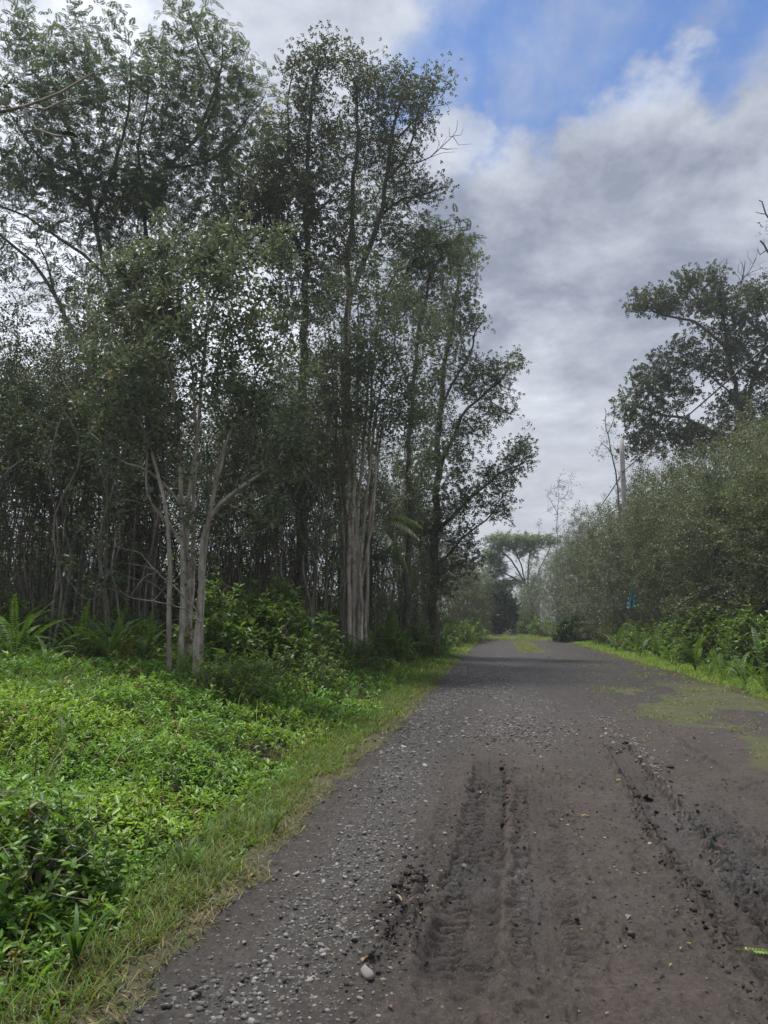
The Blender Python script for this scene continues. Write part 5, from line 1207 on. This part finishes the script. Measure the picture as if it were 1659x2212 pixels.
feather_tree(105, 17.0, 120, [([(250, 1380), (210, 900), (150, 700), (91, 600), (40, 545), (0, 509), (-60, 460)], .10, .03, 0), ([(150, 700), (120, 620), (70, 500)], .04, .015, .2)],
             [(20, 560, 50, 30, 50, 0, .8), (70, 610, 60, 30, 50, 0, .9), (110, 540, 50, 30, 40, 0, .8), (-30, 500, 50, 40, 50, 0, .8), (170, 600, 60, 30, 60, 0, 1.)],
             'thin feathery tree leaning out of the picture at left', k=2)
feather_tree(107, 27.5, 800, [([(800, 1380), (800, 900), (830, 640), (900, 540), (950, 495), (975, 487)], .09, .02, 0), ([(830, 640), (900, 590), (960, 560)], .04, .015, 0)],
             [(900, 520, 30, 20, 24, 0, .6), (950, 500, 26, 12, 24, 0, .5), (985, 505, 14, 12, 12, 0, .3), (930, 560, 40, 16, 20, 0, .6), (820, 440, 50, 40, 50, 0, 1.2), (830, 560, 60, 40, 50, 0, 1.2)],
             'drooping feathery branches poking right from behind the slim ohia', k=3, size=.42)
# flat topped trees far down the road, and the dark tree that closes it
feather_tree(111, 108.0, 1125, [([(1150, 1360), (1148, 1310), (1136, 1265), (1105, 1212), (1075, 1186)], .16, .05, 0), ([(1136, 1265), (1124, 1215), (1108, 1178)], .08, .03, 0), ([(1140, 1275), (1142, 1215), (1150, 1178)], .08, .03, 0), ([(1142, 1285), (1168, 1225), (1190, 1178)], .08, .03, 0), ([(1134, 1262), (1090, 1238), (1062, 1226)], .06, .03, 0)],
             [(1100, 1164, 52, 6, 190, 0, 4.), (1165, 1168, 48, 6, 150, 0, 4.), (1090, 1180, 40, 5, 90, 0, 3.), (1150, 1182, 40, 5, 60, 0, 3.), (1066, 1198, 26, 4, 70, 0, 3.), (1064, 1214, 28, 4, 60, 0, 3.), (1072, 1230, 24, 3, 50, 0, 3.), (1104, 1258, 40, 3, 60, 0, 3.), (1140, 1196, 26, 3, 26, 0, 3.), (1058, 1246, 22, 4, 50, 0, 3.)],
             'far flat crowned tree with layered foliage at the end of the road', k=5, size=.60, col=(.17, .24, .12), sd=.28, floor=3, flat=.2, name='flat_crowned_tree', tip=.03, lift=.1)
ohia(113, 92.0, (1078, 0), [([(1086, 1370), (1084, 1330), (1080, 1290)], .25, .1, 0)],
     [(1078, 1312, 26, 30, 380, 0, 2.4), (1064, 1335, 18, 22, 180, 0, 2.2), (1066, 1282, 18, 12, 110, 0, 2.0), (1096, 1335, 12, 18, 90, 0, 1.6)],
     'dark rounded tree closing off the far end of the road', k=4, n=9, leaf=.24, col=(.022, .050, .024), spread=.4, tip=.012, floor=.8, name='dark_tree', sd=.4)

# ------------------------------------------------------------------ palm, broad leaved sapling, overhanging twig
def build_palm():
    r = np.random.default_rng(120); loc = at(790, 1380, 25.5); t = thing('palm', 'palm with drooping fan of fronds half hidden right of the bundled trunks', 'palm', loc)
    top = P(795, 1150, 25.5)-np.array(loc)
    b = Buf(); tube(b, smooth_line([np.zeros(3), top*.5, top], .3), .09, 8); b.obj('trunk', M_bark_sap, t, True)
    for i in range(13):
        b = Buf(); th = i*2.4+.3; d0 = np.array([math.cos(th), math.sin(th), 0]); el = r.uniform(-.1, 1.1); pts = [top]; d = d0*math.cos(el)+np.array([0, 0, math.sin(el)]); 
        for k in range(14): pts.append(pts[-1]+d*.15); d = unit((d+np.array([0, 0, -.14]))[None])[0]
        pts = np.array(pts); tube(b, pts, np.linspace(.018, .004, 15), 3, np.array([.2, .25, .08])); tg = unit(np.gradient(pts, axis=0)); s = unit(np.cross(tg, [0, 0, 1.]))
        q = np.repeat(pts[2:], 2, 0)+np.tile([[0, 0, 0], [.5, .5, .5]], (13, 1))*np.repeat(tg[2:], 2, 0)*.15; tq = np.repeat(tg[2:], 2, 0); sq = np.repeat(s[2:], 2, 0)
        dead = i in (4, 9); c = np.array([.22, .18, .06]) if dead else np.array([.09, .15, .04])
        for sg in (-1, 1): leaves(b, q, sq*sg+tq*.6-np.array([0, 0, .35]), np.array([0, 0, 1.])+r.normal(0, .1, q.shape), .55*np.sin(np.linspace(.5, 2.9, len(q))), .045, c*np.exp(r.normal(0, .15, (len(q), 1))), 'strip', 0, .15)
        o = b.obj('frond', M_palm, t)
        if dead: o['label'] = 'yellowed hanging frond'
build_palm()

def big_leaf(r, L_, w, col, mat, parent, base, a, up, name='leaf'):
    b = Buf(); a = unit(np.array(a)[None])[0]; s = unit(np.cross(a, up)[None])[0]; n = np.cross(s, a); t = np.linspace(0, 1, 9); ww = w*np.clip(np.sin(np.pi*t**.85), 0, 1)**.75*.5; ww[0] = .002
    c = np.array(base)+a*(t*L_)[:, None]-n*(.16*L_*t**2)[:, None]
    V = np.concatenate([c-s*ww[:, None]+n*(ww*.22)[:, None], c, c+s*ww[:, None]+n*(ww*.22)[:, None]])
    f = [(k, k+9, k+10, k+1) for k in range(8)]+[(k+9, k+18, k+19, k+10) for k in range(8)]
    b.add(V, f, None, np.array(col)); return b.obj(name, mat, parent, True)
def build_broad():
    r = np.random.default_rng(130); loc = at(1252, 1380, 60); t = thing('broad_leaved_sapling', 'lone sapling with big bright green leaves rising before the right thicket', 'sapling', loc)
    top = P(1250, 1185, 60)-np.array(loc); b = Buf(); tube(b, smooth_line([np.zeros(3), top*.5+np.array([.1, 0, 0]), top], .3), np.linspace(.04, .015, 20)[:len(smooth_line([np.zeros(3), top*.5+np.array([.1, 0, 0]), top], .3))] if False else .03, 6); b.obj('trunk', M_bark_guava, t, True)
    for i in range(12):
        th = i*2.4; big_leaf(r, r.uniform(.85, 1.15), .58, np.array([.06, .17, .035])*r.uniform(.8, 1.25), M_cover, t, top-np.array([0, 0, .05*i]), (math.cos(th), math.sin(th), r.uniform(-.7, .35)), (0, 0, 1.))
build_broad()
M_dark_backlit = leaf_mat('dark_backlit_leaf', .12, .8, .12)
def build_overhang():
    r = np.random.default_rng(140); y = 3.6; base = (-3.6, 3.5, float(ground_z(-3.6, 3.5)))
    t = thing('near_tree', 'near tree whose grey twig with large round leaves hangs into the top left corner', 'tree', base)
    k = Tree(140, .08)
    q = [np.array(base), np.array(base)+(-.1, .05, 1.6), np.array(base)+(.05, 0, 2.9)]+list(px([(-120, 300), (0, 240), (50, 228), (130, 200), (200, 160)], y))
    k.limb(q, .045, .006, .004, join=False)
    k.limb(px([(50, 228), (60, 250), (80, 278), (120, 290), (160, 296)], y), .008, .004, .004)
    k.limb(px([(60, 230), (100, 235), (140, 215), (190, 205)], y+.05), .006, .003, .004)
    k.limb(px([(-20, 245), (-10, 200), (20, 150)], y+.05), .006, .003, .004)
    local(k, base); k.finish(.003); b = Buf(); k.wood(b); b.obj('trunk', M_bark_guava, t, True)
    for (u, v, du, dv, L_, w) in [(8, 216, -6, -26, 44, 36), (22, 170, 0, -22, 22, 22), (18, 188, 22, -2, 18, 16), (134, 112, -2, -26, 36, 20), (88, 108, -14, -18, 34, 18), (145, 230, 0, -24, 32, 20), (150, 268, 20, -14, 36, 22), (150, 290, 40, 4, 44, 18), (140, 292, 4, 10, 24, 22), (115, 112, -4, -12, 22, 9), (172, 228, 14, -20, 18, 8), (30, 160, 4, -14, 14, 8)]:
        p0 = P(u-du*.5, v-dv*.5, y)-np.array(base); p1 = P(u+du*.5, v+dv*.5, y+.02)-np.array(base); sc = y/F
        big_leaf(r, L_*sc, w*sc, np.array([.040, .055, .028])*r.uniform(.8, 1.25), M_dark_backlit, t, p0, p1-p0, (r.normal(0, .3), -1, r.uniform(0, .5)))  # backlit silhouette put into the colour: leaves painted darker
build_overhang()

# ------------------------------------------------------------------ utility pole, cable, tarp
def wood_mat():
    m, N, L = new_mat('weathered_pole'); out = node(N, L, 'ShaderNodeOutputMaterial'); tc = node(N, L, 'ShaderNodeTexCoord')
    mp = node(N, L, 'ShaderNodeMapping', {'Vector': tc.outputs['Object'], 'Scale': (22, 22, .9)}); n1 = node(N, L, 'ShaderNodeTexNoise', {'Vector': mp.outputs[0], 'Scale': 1., 'Detail': 6})
    c = ramp(N, L, n1.outputs[0], [(.3, (.34, .33, .31)), (.7, (.56, .545, .52))]); bp = node(N, L, 'ShaderNodeBump', {'Strength': .4, 'Distance': .02, 'Height': n1.outputs[0]})
    pb = node(N, L, 'ShaderNodeBsdfPrincipled', {'Base Color': c, 'Roughness': .85, 'Normal': bp.outputs[0]}); L.new(pb.outputs[0], out.inputs[0]); return m
M_pole = wood_mat()
def build_pole():
    y = 46.0; q = P(1345, 1010, y); loc = (q[0], q[1], float(ground_z(q[0], q[1]))); t = thing('utility_pole', 'weathered grey wooden utility pole standing in the right thicket', 'utility pole', loc)
    top = P(1343, 950, y)-np.array(loc); b = Buf(); tube(b, np.linspace([top[0]*0, 0, 0], [0, 0, top[2]], 14), np.linspace(.17, .135, 14), 14, .5, True); b.obj('pole', M_pole, t, True)
    zc = (P(1343, 1019, y)-np.array(loc))[2]
    b = Buf(); tube(b, np.array([[-.2, -.14, zc], [0, -.2, zc], [.2, -.14, zc]]), .02, 6); tube(b, np.array([[0, -.16, zc-.1], [0, -.2, zc+.12]]), .05, 6, .5, True); b.obj('cable_clamp', M_metal, t)
    b = Buf(); tube(b, np.array([[0, -.15, zc-.55], [0, -.165, zc-.35]]), .05, 6, .5, True); b.obj('number_plate', M_metal, t)
    # the cable runs past the pole: up to a nearer pole behind the viewer's right, on to the next pole down the road
    a = np.array(loc)+np.array([0, -.2, zc]); c0 = P(1659, 738, 20.0); d = (c0-a); c0 = a+d*1.9; c1 = P(1250, 1150, 76.0)
    o = Buf()
    for off in (0, .045):
        pts = []
        for s in np.linspace(0, 1, 40): pts.append(c0*(1-s)+a*s-np.array([0, 0, .35*4*s*(1-s)*.25])+np.array([off, 0, off*.5]))
        for s in np.linspace(0.02, 1, 24): pts.append(a*(1-s)+c1*s-np.array([0, 0, .3*4*s*(1-s)])+np.array([off, 0, off*.5]))
        tube(o, np.array(pts), .021, 5)
    ob = o.obj('overhead_cable', M_cable); tag(ob, 'dark overhead cable sloping down past the utility pole', 'cable')
build_pole()
def build_tarp():
    y = 39.4; c = P(1366, 1286, y); b = Buf(); nx, nz = 15, 18; V = []
    for j in range(nz):
        f = j/(nz-1); w = .07+.15*f**.7+.03*math.sin(j*1.9)
        for i in range(nx):
            s = i/(nx-1)*2-1; V.append((s*w+.04*math.sin(f*5), .10*math.cos(s*9+f*2)*f+.05*math.sin(s*17), .60-1.25*f+.03*math.cos(s*6)))
    f = [(j*nx+i, j*nx+i+1, (j+1)*nx+i+1, (j+1)*nx+i) for j in range(nz-1) for i in range(nx-1) if not (i in (8, 9) and j > 5) and not (i == 0 and j % 3 == 0)]
    b.add(np.array(V), f); me = b.mesh('tarp', M_tarp, True); o = link('tarp', me, None, c); tag(o, 'turquoise tarp glimpsed hanging among the stems of the right thicket', 'tarp')
    m = o.modifiers.new('thickness', 'SOLIDIFY'); m.thickness = .006
build_tarp()

# ------------------------------------------------------------------ litter on the track
def build_litter():
    r = np.random.default_rng(150)
    mats = {}
    def fl(u, v, L_, w, col, lab, grp=None, name='fallen_leaf'):
        g = G(u, v); z = float(surf(g[0], g[1])[0]); b = Buf(); t = np.linspace(0, 1, 7); ww = w*np.sin(np.pi*np.clip(t*.94+.03, 0, 1))**.8*.5; s = g[1]/F
        c = np.stack([t-.5, 0*t, .10*np.sin(t*3)], 1)*L_*s; V = np.concatenate([c+np.array([0, -1, .3])*(ww*s)[:, None], c, c+np.array([0, 1, .3])*(ww*s)[:, None]])
        f = [(k, k+7, k+8, k+1) for k in range(6)]+[(k+7, k+14, k+15, k+8) for k in range(6)]; b.add(V, f, None, np.array(col)); o = b.obj(name, M_grass, None, True)
        o.location = (g[0], g[1], z+.008); o.rotation_euler = (r.normal(0, .2), r.normal(0, .2), r.uniform(0, 6.28)); tag(o, lab, 'fallen leaf', grp); return o
    Y = (.45, .40, .06); T = (.42, .34, .22)
    a = fl(1000-455, 1895, 22, 7, (.45, .38, .25), 'short pale stick like leaf on the cinder near the grass edge'); a.rotation_euler = (0, 0, 1.5)
    fl(788, 2080, 30, 13, (.36, .25, .15), 'curled tan dead leaf lying above the largest stone'); fl(842, 2180, 18, 10, (.40, .28, .22), 'pinkish tan oval leaf alone in the mud at the near edge')
    fl(762, 2208, 18, 7, (.30, .36, .10), 'small green leaf scrap at the near edge of the mud'); fl(1340, 1690, 22, 9, (.35, .45, .05), 'bright yellow green leaf dropped beside the right wheel track')
    fl(1265, 1765, 20, 8, (.42, .38, .12), 'yellow leaf on the open mud between the middle print and right track'); fl(1405, 1830, 12, 7, (.6, .58, .5), 'small white petal on the right wheel track'); fl(1553, 1820, 14, 7, (.35, .08, .08), 'small red leaf on the knobby right tread print')
    fl(862, 1965, 26, 6, (.40, .33, .18), 'dry stick like leaf lying in the churned clods by the left rut')
    for i in range(46):
        u, v = r.uniform(560, 1650), r.uniform(1620, 2195)
        if u < 560+(2212-v)*.42: continue
        fl(u, v, r.uniform(5, 9), r.uniform(3, 5), Y if r.uniform() < .6 else (.6, .57, .45), 'tiny yellow or white leaflet fallen on the mud', 'tiny leaflets fallen on the track', 'leaflet')
    # compound leaf at the right edge
    g = G(1640, 2052); t = thing('fallen_leaf_spray', 'green feathery leaf spray lying on the mud at the right edge', 'leaf spray', (g[0], g[1], float(surf(g[0], g[1])[0])+.012)); s = g[1]/F
    b = Buf(); tube(b, np.array([[-50, 4, 0], [0, 0, 1], [60, -6, 0]])*s, .0016, 4, np.array([.3, .35, .1])); b.obj('stalk', M_grass, t)
    for i in range(14):
        for sg in (-1, 1):
            b = Buf(); leaves(b, np.array([[-24+i*6, 1-i*.4, .6]])*s, np.array([[.35, sg, .12]]), np.array([[0, 0, 1.]]), 15*s, 5*s, np.array([.26, .38, .08])*r.uniform(.8, 1.2)); b.obj('leaflet', M_grass, t)
    # the little pale flower at the left edge of the shade
    loc = P(94, 1446, 11.0); gz = float(ground_z(loc[0], loc[1])); t = thing('wild_flower', 'single pale lilac wild flower against the dark shade at left', 'flower', (loc[0], loc[1], gz))
    h = loc[2]-gz; b = Buf(); tube(b, np.array([[0, 0, 0], [.01, 0, h*.5], [0, 0, h]]), .004, 4, np.array([.2, .3, .1])); b.obj('stem', M_grass, t)
    b = Buf(); th = np.arange(6)*1.047; a = np.stack([np.cos(th), np.sin(th), .25+0*th], 1); leaves(b, np.tile([[0, 0, h]], (6, 1)), a, np.tile([[0, 0, 1.]], (6, 1)), .055, .04, np.array([.55, .48, .62])); b.obj('petals', M_grass, t)
build_litter()

# ------------------------------------------------------------------ the thin damp air
def build_haze():
    m, N, L = new_mat('haze'); out = node(N, L, 'ShaderNodeOutputMaterial'); v = node(N, L, 'ShaderNodeVolumePrincipled', {'Color': (.86, .90, .95, 1), 'Density': .0009, 'Anisotropy': .3}); L.new(v.outputs[0], out.inputs['Volume'])
    b = Buf(); x, y0, y1, z0, z1 = 1300., -400., 1900., -2., 31.
    V = [(sx*x, yy, zz) for zz in (z0, z1) for sx, yy in ((-1, y0), (1, y0), (1, y1), (-1, y1))]
    b.add(np.array(V), [(0, 3, 2, 1), (4, 5, 6, 7), (0, 1, 5, 4), (1, 2, 6, 5), (2, 3, 7, 6), (3, 0, 4, 7)]); o = b.obj('haze', m); tag(o, 'thin damp haze over the road and trees', 'haze', kind='stuff')
build_haze()
